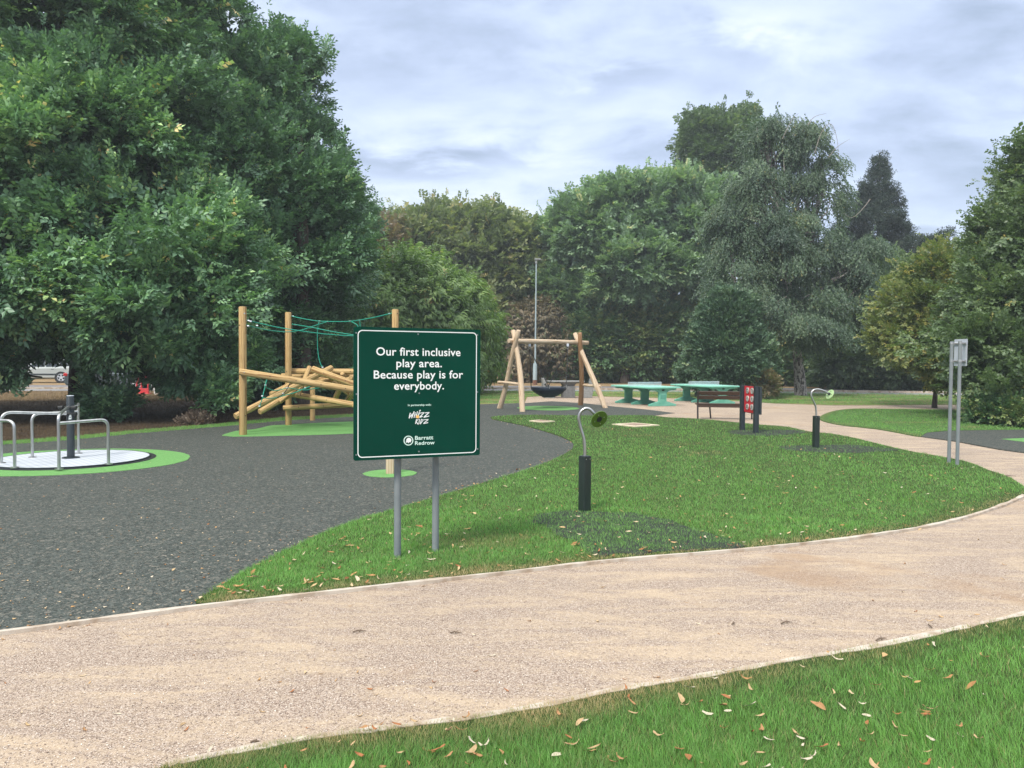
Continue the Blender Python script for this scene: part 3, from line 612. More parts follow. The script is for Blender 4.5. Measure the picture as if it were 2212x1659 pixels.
# local frame: X along the panel, Z facing the camera side
npn = Vector((0, 0, 1)).cross(pdir)
if npn.y > 0: npn = -npn
Xp = Vector((0, 0, 1)).cross(npn)   # so that X x Y(up) = normal
PM = frame_matrix(((pa.x+pb.x)/2-npn.x*0.02, (pa.y+pb.y)/2-npn.y*0.02, 0.50), Xp, npn)
hw = pw/2+0.02
pm = MB().box((0, 0.325, -0.01), (2*hw, 0.65, 0.022)).build('panel', 'red_panel', panel, M=PM, local=True); W[pm.name] = PM
MB().box((0.0, 0.315, -0.055), (2*hw+0.14, 0.67, 0.05)).build('back_board', 'charcoal_paint', panel, M=PM, local=True)
sgn = 1 if Xp.x > 0 else -1
for r_ in range(3):
    for c_ in range(2):
        cx = (c_-0.5)*0.26; cy = 0.54-r_*0.20
        k = 20; rr_ = 0.074
        prof = [(cx+rr_*math.cos(2*math.pi*i/k)*(1+0.05*math.sin(i*2.2)), cy+rr_*math.sin(2*math.pi*i/k)*(1+0.05*math.cos(i*1.7))) for i in range(k)]
        ic = MB().prism(prof, 0.002, 0.022).build('symbol_disc', 'icon_steel', pm, M=PM, local=True, smooth=False)
        mk = MB()
        def bar(x, y, l, a, w_=0.014): mk.box((cx+x, cy+y, 0.024), (l, w_, 0.004), Matrix.Rotation(R(a), 3, 'Z'))
        j = r_*2+c_
        if j == 0:
            for q in range(9): a = R(60+q*30); bar(0.036*math.cos(a), 0.036*math.sin(a), 0.022, math.degrees(a)+90)
        elif j == 1: bar(0.03, 0, 0.08, 80); bar(-0.01, 0.03, 0.03, 30)
        elif j == 2: bar(0, 0.01, 0.05, 0); bar(0, 0.01, 0.05, 90)
        elif j == 3: bar(0, 0.015, 0.05, 20); bar(0.01, -0.02, 0.04, 90)
        elif j == 4: bar(0, 0, 0.10, 45); bar(0, 0, 0.10, -45)
        else: bar(0, 0, 0.09, 55); bar(-0.02, -0.03, 0.05, 10)
        mk.build('marking', 'black_rubber', pm, M=PM, local=True, smooth=False)

# ================================================================ notice seen from behind, at the path
qa = G(2049.5, 1003); qb = G(2067.5, 1007.5)
ns = thing('notice_sign', ((qa.x+qb.x)/2, (qa.y+qb.y)/2, 0.03), 'small pale notice seen from behind on two tall grey posts by the path', 'sign')
for q in (qa, qb): MB().cyl((q.x, q.y, -0.2), (q.x, q.y, 2.13), 0.029, 20).build('post', 'grey_powder', ns)
ea = P(2061, 763, qa.y+0.34); eb = P(2089, 762, qa.y-0.02)
ed = (Vector((eb.x-ea.x, eb.y-ea.y, 0))).normalized(); elen = (Vector((eb.x-ea.x, eb.y-ea.y, 0))).length
en = Vector((0, 0, 1)).cross(ed); en = -en if en.y > 0 else en   # camera side
ec = (ea+eb)/2; EMx = frame_matrix((ec.x, ec.y, 1.94), Vector((0, 0, 1)).cross(en), en)
bd = MB().prism(rrect(-elen/2, -0.235, elen/2, 0.235, 0.015), -0.004, 0.0).build('board', 'aluminium', ns, M=EMx, local=True)
for y in (-0.145, 0.16):
    a = EMx @ Vector((-elen/2+0.02, y, 0.014)); b = EMx @ Vector((elen/2-0.02, y, 0.014))
    MB().box((0, y, 0.012), (elen-0.04, 0.035, 0.02)).build('channel', 'galvanised', ns, M=EMx, local=True)
    for q in (qa, qb):
        zc_ = 1.94+y
        MB().tube([(q.x, q.y, zc_-0.02), (q.x, q.y, zc_+0.02)], 0.033, 20).build('clamp', 'galvanised', ns)
        t0 = EMx @ Vector((max(-elen/2+.03, min(elen/2-.03, (EMx.inverted() @ Vector((q.x, q.y, zc_))).x)), y, 0.02))
        MB().cyl((q.x, q.y, zc_), t0, 0.012, 8).build('bracket', 'galvanised', ns)

# ================================================================ roundabout
car = thing('roundabout', (CC[0], CC[1], 0.02), 'wheelchair roundabout with chequered silver deck, steel grab rails and dark centre post', 'roundabout')
m, t, bs, o = newmat('tread_plate'); v = coords(t)
br1 = N(t, 'ShaderNodeTexWave', i_Scale=4.2, bands_direction='DIAGONAL'); L(t, v, br1.inputs[0])
mp2 = N(t, 'ShaderNodeMapping'); mp2.inputs['Rotation'].default_value = (0, 0, R(90)); L(t, v, mp2.inputs[0]); br2 = N(t, 'ShaderNodeTexWave', i_Scale=4.2, bands_direction='DIAGONAL'); L(t, mp2.outputs[0], br2.inputs[0])
hh = math_n(t, 'MULTIPLY', br1.outputs['Fac'], br2.outputs['Fac'])
rr_ = ramp(t, [(0.0, (0.50, 0.53, 0.58)), (0.55, (0.64, 0.67, 0.73))], hh); L(t, rr_.outputs[0], bs.inputs['Base Color']); bs.inputs['Metallic'].default_value = 0.15; bs.inputs['Roughness'].default_value = 0.5
bump(t, bs, hh, 0.5, 0.004)
def ringdisc(name, r0, r1, z0, z1, mat, parent, n=96):
    mb = MB(); vs = []
    for i in range(n):
        a = 2*math.pi*i/n; c, s = math.cos(a), math.sin(a)
        vs += [(CC[0]+r0*c, CC[1]+r0*s, z1), (CC[0]+r1*c, CC[1]+r1*s, z1), (CC[0]+r1*c, CC[1]+r1*s, z0)]
    fs = []
    for i in range(n):
        a, b = 3*i, 3*((i+1) % n); fs += [(a, a+1, b+1, b), (a+1, a+2, b+2, b+1)]
    return mb.add(vs, fs, False).build(name, mat, parent, smooth=False)
MB().prism(ell(CC[0], CC[1], 1.19, 1.19, 96), 0.0, 0.046).build('deck', 'tread_plate', car, smooth=False)
ringdisc('rim', 1.19, 1.205, 0.0, 0.050, 'charcoal_paint', car)
ringdisc('gap_ring', 1.206, 1.30, 0.01, 0.026, 'black_rubber', car)
px_, py_ = CC[0]-0.02, CC[1]+0.02
cp = MB().tube([(px_, py_, 0.04), (px_, py_, 1.088), (px_, py_, 1.095)], [0.059, 0.059, 0.055], 28).build('centre_post', 'charcoal_paint', car); W[cp.name] = W[car.name]
MB().tube([(px_, py_, 1.095), (px_, py_, 1.102)], [0.058, 0.05], 24).build('cap', 'aluminium', cp)
MB().cyl((px_, py_, 0.044), (px_, py_, 0.060), 0.135, 28).build('base_flange', 'charcoal_paint', cp)
# small white triangular sticker on the post
def on_post(a, z): return (px_+0.0655*math.sin(R(a)), py_-0.0655*math.cos(R(a)), z)
MB().add([on_post(2, 0.70), on_post(42, 0.705), on_post(42, 0.78), on_post(30, 0.80), on_post(10, 0.76)], [(0, 1, 2, 3, 4)], False).build('label_sticker', 'white_vinyl', cp, smooth=False)
MB().box(on_post(24, 0.735), (0.012, 0.003, 0.02)).build('sticker_mark', 'charcoal_paint', cp)
RT = 0.0235
def fillet(pts, r, k=7):
    pts = [Vector(p) for p in pts]; out = [pts[0]]
    for i in range(1, len(pts)-1):
        a, b, c = pts[i-1], pts[i], pts[i+1]; d1 = (a-b); d2 = (c-b); rr2 = min(r, d1.length*0.49, d2.length*0.49)
        p0 = b+d1.normalized()*rr2; p2 = b+d2.normalized()*rr2
        for j in range(k+1):
            t_ = j/k; out.append(p0*(1-t_)**2+b*2*t_*(1-t_)+p2*t_*t_)
    out.append(pts[-1]); return out
def bs_(px, py): g = G(px, py, 0.046); return Vector((g.x, g.y, 0.046))
A_ = bs_(234.4, 1003.0); B_ = bs_(127.5, 1013.5); C_ = bs_(170, 979.8); D_ = bs_(70, 988.3); E_ = bs_(32, 1010.5); F_ = bs_(3, 1000.5)
up = lambda p, z: Vector((p.x, p.y, z))
post_xy = Vector((px_, py_, 0))
def rail(pts, r=0.13): return MB().tube(fillet(pts, r), RT, 14).build('grab_rail', 'steel', car)
off = Vector((0.0, -0.09, 0))
rail([A_, up(A_, 0.765), up(B_, 0.745)])
rail([D_, up(D_, 0.785), up(C_, 0.79)])
pl1 = up(post_xy, 0.90)+Vector((-0.30, -0.05, 0)); pr1 = up(post_xy, 0.915)+Vector((0.25, 0.0, 0))
rail([B_, up(B_, 0.86), Vector((B_.x-0.10, B_.y+0.28, 0.905)), up(post_xy, 0.905)+Vector((0.0, -0.085, 0)), Vector((C_.x+0.22, C_.y-0.38, 0.91)), up(C_, 0.93), C_], 0.09)
rail([F_, up(F_, 0.865), up(post_xy, 0.80)+Vector((-0.02, -0.085, 0.0))], 0.17)
rail([E_, up(E_, 0.765), Vector((E_.x-0.45, E_.y+0.12, 0.77)), Vector((E_.x-0.45, E_.y+0.15, 0.046))], 0.13)
for p in (A_, B_, C_, D_, E_, F_): MB().cyl(p, p+Vector((0, 0, 0.012)), 0.062, 24).build('foot_plate', 'steel', car)
for z in (0.905, 0.80):
    MB().box((px_, py_-0.01, z), (0.145, 0.15, 0.032)).build('clamp', 'black_rubber', car, bevel=0.012)
    for q in (-1, 1): MB().cyl((px_+q*0.075, py_-0.085, z), (px_+q*0.15, py_-0.088, z), 0.029, 14).build('clamp_sleeve', 'black_rubber', car)
# lime saucer of a rocker beyond the roundabout
sx = P(22, 973, 15.6)
rk = thing('balance_seat', (sx.x, sx.y, 0.02), 'lime green saucer seat on a short dark stem, just behind the roundabout', 'play equipment')
MB().prism([(sx.x-0.42+0.04*math.cos(0), sx.y-0.14), (sx.x+0.12, sx.y-0.20), (sx.x+0.36, sx.y-0.05), (sx.x+0.15, sx.y+0.08), (sx.x-0.42, sx.y+0.16)], sx.z-0.02, sx.z+0.025).build('seat', 'lime_plastic', rk, bevel=0.01)
MB().tube([(sx.x, sx.y, 0), (sx.x, sx.y, 0.015), (sx.x, sx.y, sx.z-0.015)], [0.1, 0.06, 0.12], 16).build('stem', 'black_rubber', rk)

# ================================================================ log climbing frame
def Z2(u, v): return (466.3+.21495*u, 630.9+.21495*v)
def U(u, v, d): return P(*Z2(u, v), d)
cl_ = thing('log_climber', (-4.4, 18.8, 0.02), 'climbing frame of golden round logs with green ropes strung between tall posts', 'climbing frame')
ga = G(525, 941); gb = G(623.2, 919.6)
def vpost(g, ztop, r, seed): return log_part('log_post', (g.x, g.y, -0.2), (g.x, g.y, ztop), r, 'pine_log', cl_, seed=seed, chamfer=0.02)
vpost(ga, 2.91, 0.083, 1); vpost(gb, 2.95, 0.081, 2)
gc = Vector((P(854, 700, 18.4).x, 18.4, 0)); vpost(gc, 1.75+ (775.5-668)*18.4/1661, 0.082, 3)
gd = Vector((P(675, 850, 21.6).x, 21.6, 0)); vpost(gd, 0.95, 0.07, 4)
ge = Vector((P(905, 850, 20.6).x, 20.6, 0)); vpost(ge, 1.35, 0.075, 5)
D_A, D_B = ga.y, gb.y
LOGS = [  # u0,v0,d0, u1,v1,d1, radius
    (236,800,D_A-0.17, 1830,1052,18.15, .078), (195,1250,17.75, 1165,760,20.0, .076), (440,1205,18.7, 1120,815,20.6, .072),
    (545,1025,19.6, 900,845,20.5, .050), (740,796,20.18, 1900,800,20.2, .075), (660,838,20.6, 1500,860,20.4, .060),
    (970,772,19.3, 1620,1010,18.9, .082), (942,752,19.9, 825,1045,19.2, .058), (720,1018,19.75, 1500,1150,18.9, .074),
    (675,1165,19.78, 1420,1128,20.4, .068), (1268,815,19.2, 1340,960,19.7, .055), (1352,860,18.7, 1700,830,20.2, .062),
    (1275,905,19.4, 1195,1085,19.9, .072), (1395,980,19.2, 1300,1120,20.2, .066), (640,1105,19.1, 985,845,19.6, .055),
    (1010,905,19.9, 1385,870,20.1,.055), (860,860,20.3,1300,905,20.0,.06), (1080,800,19.6,1240,930,20.2,.05), (1180,905,19.3,1385,1060,19.6,.055), (600,1050,19.2,760,905,19.9,.052), (930,790,20.1,1385,850,20.4,.06),
    (1500,1150,18.6, 1760,700,20.3, .07), (1480,760,20.0, 1900,1000,18.9, .075), (1380,1140,19.0, 1950,1060,18.5, .07)]
for i, (u0, v0, d0, u1, v1, d1, r) in enumerate(LOGS):
    a, b = U(u0, v0, d0), U(u1, v1, d1); lg = log_part('log', a, b, r, 'pine_log', cl_, seed=20+i, chamfer=0.012)
    Ml, Ln = W[lg.name], (b-a).length
    if i in (0, 4, 6, 8, 9):
        k = 5 if i == 0 else 3
        for j in range(k):
            tt = (j+0.6)/k if i else (0.03, 0.185, 0.345, 0.50, 0.655)[j]
            p = a.lerp(b, tt); dv = Vector((0, 0, H))-p; ax = (b-a).normalized(); dv = (dv-ax*dv.dot(ax)).normalized()
            MB().tube([p+dv*(r-0.006), p+dv*(r+0.002)], 0.012, 12).build('bolt', 'black_rubber' if (i or j) else 'steel', lg, M=Ml)
def rope(pts, d0, d1, r=0.011, mat='rope_green', name='rope'):
    n = len(pts); q = [U(u, v, d0+(d1-d0)*i/(n-1)) for i, (u, v) in enumerate(pts)]
    return MB().tube(arc_path(q, 5), r, 8).build(name, mat, cl_)
rope([(303,283),(380,300),(600,350),(850,390),(1100,422),(1385,442),(1600,450)], D_A, 18.6)
rope([(303,328),(450,368),(600,393),(740,400),(860,382),(1000,335),(1125,297)], D_A, 20.6)
rope([(757,241),(900,272),(1040,292),(1200,297),(1350,294),(1500,272),(1640,243),(1768,212)], D_B, 18.4)
rope([(764,322),(950,352),(1150,393),(1385,430),(1600,450)], D_B, 19.0)
rope([(1040,292),(1025,350),(1020,470),(1028,620),(1050,715),(1075,757)], 20.2, 20.0)
rope([(1442,283),(1450,335),(1452,480)], 19.6, 19.6); rope([(1350,294),(1390,312),(1430,350),(1440,480)], 19.7, 19.4)
rope([(512,880),(498,930),(480,1010),(465,1075),(440,1145)], 18.2, 17.9)
rope([(497,945),(520,965),(570,988),(640,985),(720,963),(800,975),(900,985),(985,970),(1055,962)], 18.2, 19.4)
rope([(465,1062),(540,1067),(620,1058),(720,1030),(800,1008),(880,975),(950,948)], 17.95, 18.6)
rope([(745,915),(715,975),(670,1030),(612,1062)], 18.0, 17.9, 0.010, 'dark_green_paint')
FER = [(330,287,D_A),(350,294,D_A),(325,340,D_A),(415,337,18.3),(775,243,D_B),(795,328,D_B),(1040,292,20.1),(1125,297,20.3),(1350,294,19.7),(1442,284,19.6),(1745,217,18.5),(498,935,18.2),(466,1045,18.0),(438,1148,17.9),(720,963,18.4),(900,965,18.7),(678,1020,17.95),(1073,757,20.0)]
for u, v, d in FER:
    p = U(u, v, d); MB().tube([p-Vector((0.02, 0, 0)), p+Vector((0.02, 0, -0.004))], 0.018, 10).build('ferrule', 'aluminium', cl_)
p = U(288, 215, D_A-0.085); MB().tube([p, p-Vector((0, 0.01, 0))], 0.017, 12).build('bolt', 'steel', cl_)
for u, v, d in ((238,332,D_A-.075),(298,1243,D_A-.07),(710,797,D_B-.08),(735,1163,D_B-.08),(1825,215,18.33)):
    p = U(u, v, d); MB().tube([p, p-Vector((0, 0.012, 0))], 0.011, 10).build('bolt', 'black_rubber', cl_)

# pale timber post hidden by the sign
tpo = thing('timber_post', (sp_.x, sp_.y, 0.02), 'pale squared timber post in a small green circle behind the sign', 'post')
Mtp = Matrix.Translation((sp_.x, sp_.y, 0)) @ Matrix.Rotation(R(8), 4, 'Z')
MB().prism(rrect(-0.064, -0.064, 0.064, 0.064, 0.03, 4), -0.1, 1.55).build('shaft', 'pale_log', tpo, M=Mtp, local=True)
MB().tube([(0, 0, 1.55), (0, 0, 1.59)], [0.066, 0.04], 16).build('top_cap', 'charcoal_paint', tpo, M=Mtp, local=True)

# ================================================================ basket swing
f1 = G(1131, 890.3); f2 = G(1075.4, 882.7); f3 = G(1308, 882); f4 = G(1254.5, 875.8)
mL = (f1+f2)/2; mR = (f3+f4)/2
sw = thing('basket_swing', ((mL.x+mR.x)/2, (mL.y+mR.y)/2, 0.02), 'basket swing hanging from a pale crooked log frame over green oval', 'swing')
xL = P(1115.5, 736, mL.y); xR = P(1252.5, 739.5, mR.y); zL, zR = xL.z, xR.z
bmd = xR-xL; bl0 = Vector(xL); br0 = Vector(xR)
e0 = P(1099, 735, mL.y-0.1); e1 = P(1270.5, 741.5, mR.y+0.35)
log_part('beam', e0, e1, 0.088, 'pale_log', sw, wob=0.02, r2=0.075, seed=3)
def crossleg(foot, X, over, r, mat, seed, side):
    """foot on the ground, passes the beam at X, sticks out above it"""
    foot = Vector((foot.x, foot.y, -0.1)); d = (X-foot); top = foot+d*over
    return log_part('leg', foot, top, r*1.05, mat, sw, r2=r*0.85, wob=0.035, seed=seed)
offv = Vector((bmd.x, bmd.y, 0)).normalized()*0.06
crossleg(f1, bl0-offv+Vector((0.0, 0.16, 0.02)), 1.135, 0.098, 'pale_log', 31, 1)
crossleg(f2, bl0+offv*0.6+Vector((0, -0.15, 0.02)), 1.125, 0.09, 'pale_log', 32, -1)
crossleg(f3, br0-offv*0.8+Vector((0.0, 0.16, 0.02)), 1.135, 0.098, 'pale_log', 33, 1)
crossleg(f4, br0+offv*0.6+Vector((0, -0.15, 0.02)), 1.125, 0.095, 'tan_log', 34, -1)
def Z4(u, v): return ((1880+u*.42206)/1.82278, (1000+v*.42206)/1.82278)
log_part('crossbar', P(*Z4(195,1197), f2.y-0.35), P(*Z4(385,1212), f1.y+0.45), 0.05, 'pale_log', sw, wob=0.01, seed=41)
log_part('crossbar', P(*Z4(985,1222), f4.y-0.4), P(*Z4(1153,1235), f3.y+0.25), 0.05, 'pale_log', sw, wob=0.01, seed=42)
bc = P(*Z4(664, 1265), (mL.y+mR.y)/2); RB = 165*.42206/1.82278*bc.y/1661
MB().tube([bc+Vector((0,0,z)) for z in (0.065, 0.085, 0.08, 0.03, -0.015, -0.03)], [RB*0.9, RB*0.965, RB, RB*1.01, RB*0.98, RB*0.86], 40, False).build('basket_rim', 'basket_navy', sw)
prof = []
zz = 0.0; rb = RB*0.93
for i in range(7):
    prof += [(rb, -0.03-i*0.036), (rb, -0.05-i*0.036), (rb*0.90, -0.060-i*0.036)]; rb *= (0.93, 0.92, 0.90, 0.87, 0.83, 0.76, 0.6)[i]
MB().tube([bc+Vector((0, 0, z)) for r_, z in prof], [r_ for r_, z in prof], 36).build('basket', 'basket_navy', sw)
MB().tube([bc+Vector((0, 0, 0.05)), bc+Vector((0, 0, 0.03))], [RB*0.88, 0.05], 30).build('basket_floor', 'black_rubber', sw)
bd_ = Vector((bmd.x, bmd.y, 0)).normalized(); bn_ = Vector((-bd_.y, bd_.x, 0))
def chain(a, b, name='chain'):
    mb = MB(); Ln = (b-a).length; k = int(Ln/0.045); d = (b-a).normalized(); o1_ = d.orthogonal().normalized(); o2_ = d.cross(o1_)
    for i in range(k):
        c = a+d*(i+0.5)*Ln/k; e = o1_ if i % 2 else o2_
        ringp = [c+d*0.03*math.cos(q)+e*0.014*math.sin(q) for q in [2*math.pi*j/8 for j in range(9)]]
        mb.tube(ringp, 0.0075, 5, False)
    return mb.build(name, 'black_rubber', sw)
for s_, uu in ((-1, 487), (1, 843)):
    hp = P(*Z4(uu, 845), (mL.y+mR.y)/2 + s_*0.9*bd_.y)
    MB().box(hp+Vector((0, 0, -0.02)), (0.09, 0.05, 0.11)).build('hanger', 'aluminium', sw, bevel=0.01)
    MB().tube([hp+Vector((-0.05, 0, -0.07)), hp+Vector((0, 0, -0.17)), hp+Vector((0.05, 0, -0.07))], 0.012, 8).build('shackle', 'steel', sw)
    jn = hp+Vector((0, 0, -0.16))
    for q in (-1, 1):
        a = bc + bd_*s_*RB*0.70 + bn_*q*RB*0.70 + Vector((0, 0, 0.08)); chain(jn, a)
        MB().tube([a-Vector((0, 0, 0.02)), a+Vector((0, 0, 0.10))], 0.016, 8).build('chain_clip', 'steel', sw)

# ================================================================ table tennis tables
def tt_table(cx, cy, label, first=True):
    ax = Vector((-0.40, 0.917, 0)); rz = math.atan2(ax.y, ax.x)
    t_ = thing('table_tennis_table', (cx, cy, 0.006), label, 'table tennis table', 'outdoor table tennis tables', rotz=rz)
    M = W[t_.name]
    tp = MB().prism(rrect(-1.37, -0.7625, 1.37, 0.7625, 0.03, 4), 0.715, 0.75).build('table_top', 'mint_top', t_, M=M, local=True, bevel=0.004); W[tp.name] = M
    MB().prism([(-1.38,-.772),(1.38,-.772),(1.38,.772),(-1.38,.772)], 0.690, 0.7145).build('edge_frame', 'mint_leg', t_, M=M, local=True)
    ln = MB()
    for y in (-0.752, 0.0, 0.752): ln.box((0, y, 0.752), (2.70, 0.02 if y else 0.006, 0.002))
    for x in (-1.36, 1.36): ln.box((x, 0, 0.7525), (0.02, 1.50, 0.002))
    ln.build('court_lines', 'white_line', tp, M=M, local=True, smooth=False)
    for k, x in enumerate((-1.22, 0.0, 1.22)):
        ml = M @ Matrix.Translation((x, 0, 0)) @ Matrix.Rotation(math.pi/2, 4, 'Z') @ Matrix.Rotation(math.pi/2, 4, 'X')
        prof = [(-.62,0),(.62,0),(.62,.07),(.17,.19),(.17,.52),(.30,.60),(.62,.62),(.62,.69),(-.62,.69),(-.62,.62),(-.30,.60),(-.17,.52),(-.17,.19),(-.62,.07)]
        lg = MB().prism(prof, -0.06 if k == 1 else -0.055, 0.06 if k == 1 else 0.055).build('leg', 'mint_dark' if k == 1 else 'mint_leg', t_, M=ml, local=True, bevel=0.008); W[lg.name] = ml
        if k == 0:
            MB().box((0, 0.36, -0.058), (0.22, 0.14, 0.006)).build('plaque', 'mint_dark', lg, M=ml, local=True)
            MB().box((0, 0.62, -0.062), (0.10, 0.05, 0.02)).build('slot', 'black_rubber', lg, M=ml, local=True)
    nb_ = MB()
    for z in (0.765, 0.895): nb_.box((0, 0, z), (0.012, 1.58, 0.018))
    for y in (-0.785, 0.785): nb_.box((0, y, 0.83), (0.012, 0.016, 0.15))
    for i in range(1, 46): nb_.box((0.0, -0.785+i*1.57/46, 0.83), (0.006, 0.010, 0.12))
    for i in range(1, 5): nb_.box((0.0, 0, 0.765+i*0.026), (0.0055, 1.56, 0.008))
    nb_.build('net', 'aluminium', t_, M=M, local=True, smooth=False)
    return t_
tt_table(5.36, 31.0, 'mint green table tennis table standing clear of the bench, next to the swing')
tt_table(8.22, 32.9, 'mint green table tennis table partly hidden behind the bench')

# ================================================================ grey stone table with two seats
g = G(1227, 859.3)
pt = thing('stone_table', (g.x, g.y, 0.006), 'grey stone games table on a single broad leg behind the swing', 'table')
Mt = W[pt.name] @ Matrix.Rotation(R(8), 4, 'Z')
MB().prism(rrect(-0.98, -0.42, 0.72, 0.42, 0.04, 4), 0.745, 0.80).build('table_top', 'concrete', pt, M=Mt, local=True, bevel=0.01)
MB().prism([(-.28,-.30),(.28,-.30),(.28,.30),(-.28,.30)], 0, 0.55).build('pedestal', 'concrete_dark', pt, M=Mt, local=True, bevel=0.02)
MB().tube([(0, 0, 0.50), (0, 0, 0.745)], [0.30, 0.50], 4).build('bracket', 'concrete_dark', pt, M=Mt @ Matrix.Rotation(R(45), 4, 'Z'), local=True, smooth=False)
def seat(px, py, flip, label):
    g = G(px, py); s_ = thing('stone_chair', (g.x, g.y, 0.006), label, 'chair', 'grey chairs of the games table'); f = -1 if flip else 1
    Ms = W[s_.name] @ Matrix.Rotation(R(8), 4, 'Z') @ Matrix.Rotation(math.pi/2, 4, 'X')
    side = [(f*-.24,0),(f*.26,0),(f*.22,.22),(f*.30,.40),(f*.30,.46),(f*-.12,.46),(f*-.22,.93),(f*-.36,.93),(f*-.30,.40)]
    if flip: side = side[::-1]
    MB().prism(side, -0.21, 0.21).build('body', 'concrete', s_, M=Ms, local=True, bevel=0.015)
    MB().box((f*-.292, .80, -0.0), (0.03, 0.05, 0.22), Matrix.Rotation(R(f*12), 3, 'Z')).build('hand_slot', 'concrete_dark', s_, M=Ms, local=True)
    MB().box((f*.08, .468, 0), (0.42, 0.02, 0.40)).build('seat_pad', 'concrete_dark', s_, M=Ms, local=True, bevel=0.005)
seat(1186, 860, False, 'grey high-backed stone chair directly behind the swing basket')
seat(1266, 859.5, True, 'grey high-backed stone chair between the swing legs and the mint tables')

# ================================================================ bench
l1 = G(1505, 906.3); l1b = G(1539.6, 903.4)
depth = Vector((l1b.x-l1.x, l1b.y-l1.y, 0)); dn = depth.normalized(); bdir = Vector((dn.y, -dn.x, 0))
bdir = Vector((1.0, -0.12, 0)).normalized(); dn = Vector((0.12, 1.0, 0)).normalized()
bench = thing('park_bench', (l1.x, l1.y, 0.006), 'brown slatted park bench seen from behind, standing at the edge of the sand', 'bench')
MBn = frame_matrix((l1.x, l1.y, 0.006), bdir, (0, 0, 1))
MBn = Matrix(((bdir.x, dn.x, 0, l1.x), (bdir.y, dn.y, 0, l1.y), (0, 0, 1, 0.006), (0, 0, 0, 1)))
BL = 1.72
for x in (0.03, BL-0.03):
    mb = MB(); mb.tube([(x, 0.0, 0), (x, 0.06, 0.42), (x, 0.02, 0.60), (x, -0.07, 0.86)], [0.026, 0.026, 0.024, 0.020], 6)
    mb.tube([(x+0.44*(1 if x < 1 else 0), 0.42, 0), (x+0.40*(1 if x < 1 else 0), 0.42, 0.40)], 0.024, 6)
    mb.tube([(x, 0.05, 0.40), (x+0.40*(1 if x < 1 else 0), 0.44, 0.42)], 0.022, 6)
    mb.build('frame', 'bench_iron', bench, M=MBn, local=True)
for z, y in ((0.80, -0.06), (0.665, -0.025)):
    MB().box((BL/2, y+0.03, z), (BL, 0.035, 0.115), Matrix.Rotation(R(15), 3, 'X')).build('back_slat', 'brown_slat', bench, M=MBn, local=True, bevel=0.008)
for y in (0.08, 0.20, 0.32, 0.44):
    MB().box((BL/2, y, 0.45), (BL, 0.10, 0.038)).build('seat_slat', 'brown_slat', bench, M=MBn, local=True, bevel=0.008)
MB().box((BL/2, 0.045, 0.425), (BL-0.1, 0.03, 0.115)).build('rear_rail', 'brown_slat', bench, M=MBn, local=True, bevel=0.006)

# ================================================================ lamp column
g = G(1155.5, 831.5); lp = thing('street_lamp', (g.x, g.y, 0.01), 'tall slim pale street lamp behind the road and the swing', 'street lamp')
T = P(1158.5, 563, g.y)
MB().tube([(g.x, g.y, 0), (g.x, g.y, 1.35), (g.x+0.01, g.y, 1.55)], [0.16, 0.155, 0.13], 14).build('base_section', 'lamp_paint', lp)
MB().tube([(g.x, g.y, 0.0), (g.x, g.y, 0.35)], [0.168, 0.166], 14).build('base_stain', 'rust', lp)
MB().tube([(g.x+0.01, g.y, 1.5), (T.x, g.y, T.z-0.1)], [0.066, 0.045], 12).build('column', 'lamp_paint', lp)
MB().tube([(T.x, g.y, T.z-0.2), (T.x, g.y, T.z+0.05)], [0.085, 0.07], 12).build('bracket', 'concrete', lp)
MB().prism([(T.x-0.14,g.y-.14),(T.x+0.34,g.y-.11),(T.x+0.40,g.y+.11),(T.x-0.14,g.y+.14)], T.z+0.03, T.z+0.14).build('lantern', 'concrete', lp, bevel=0.05)

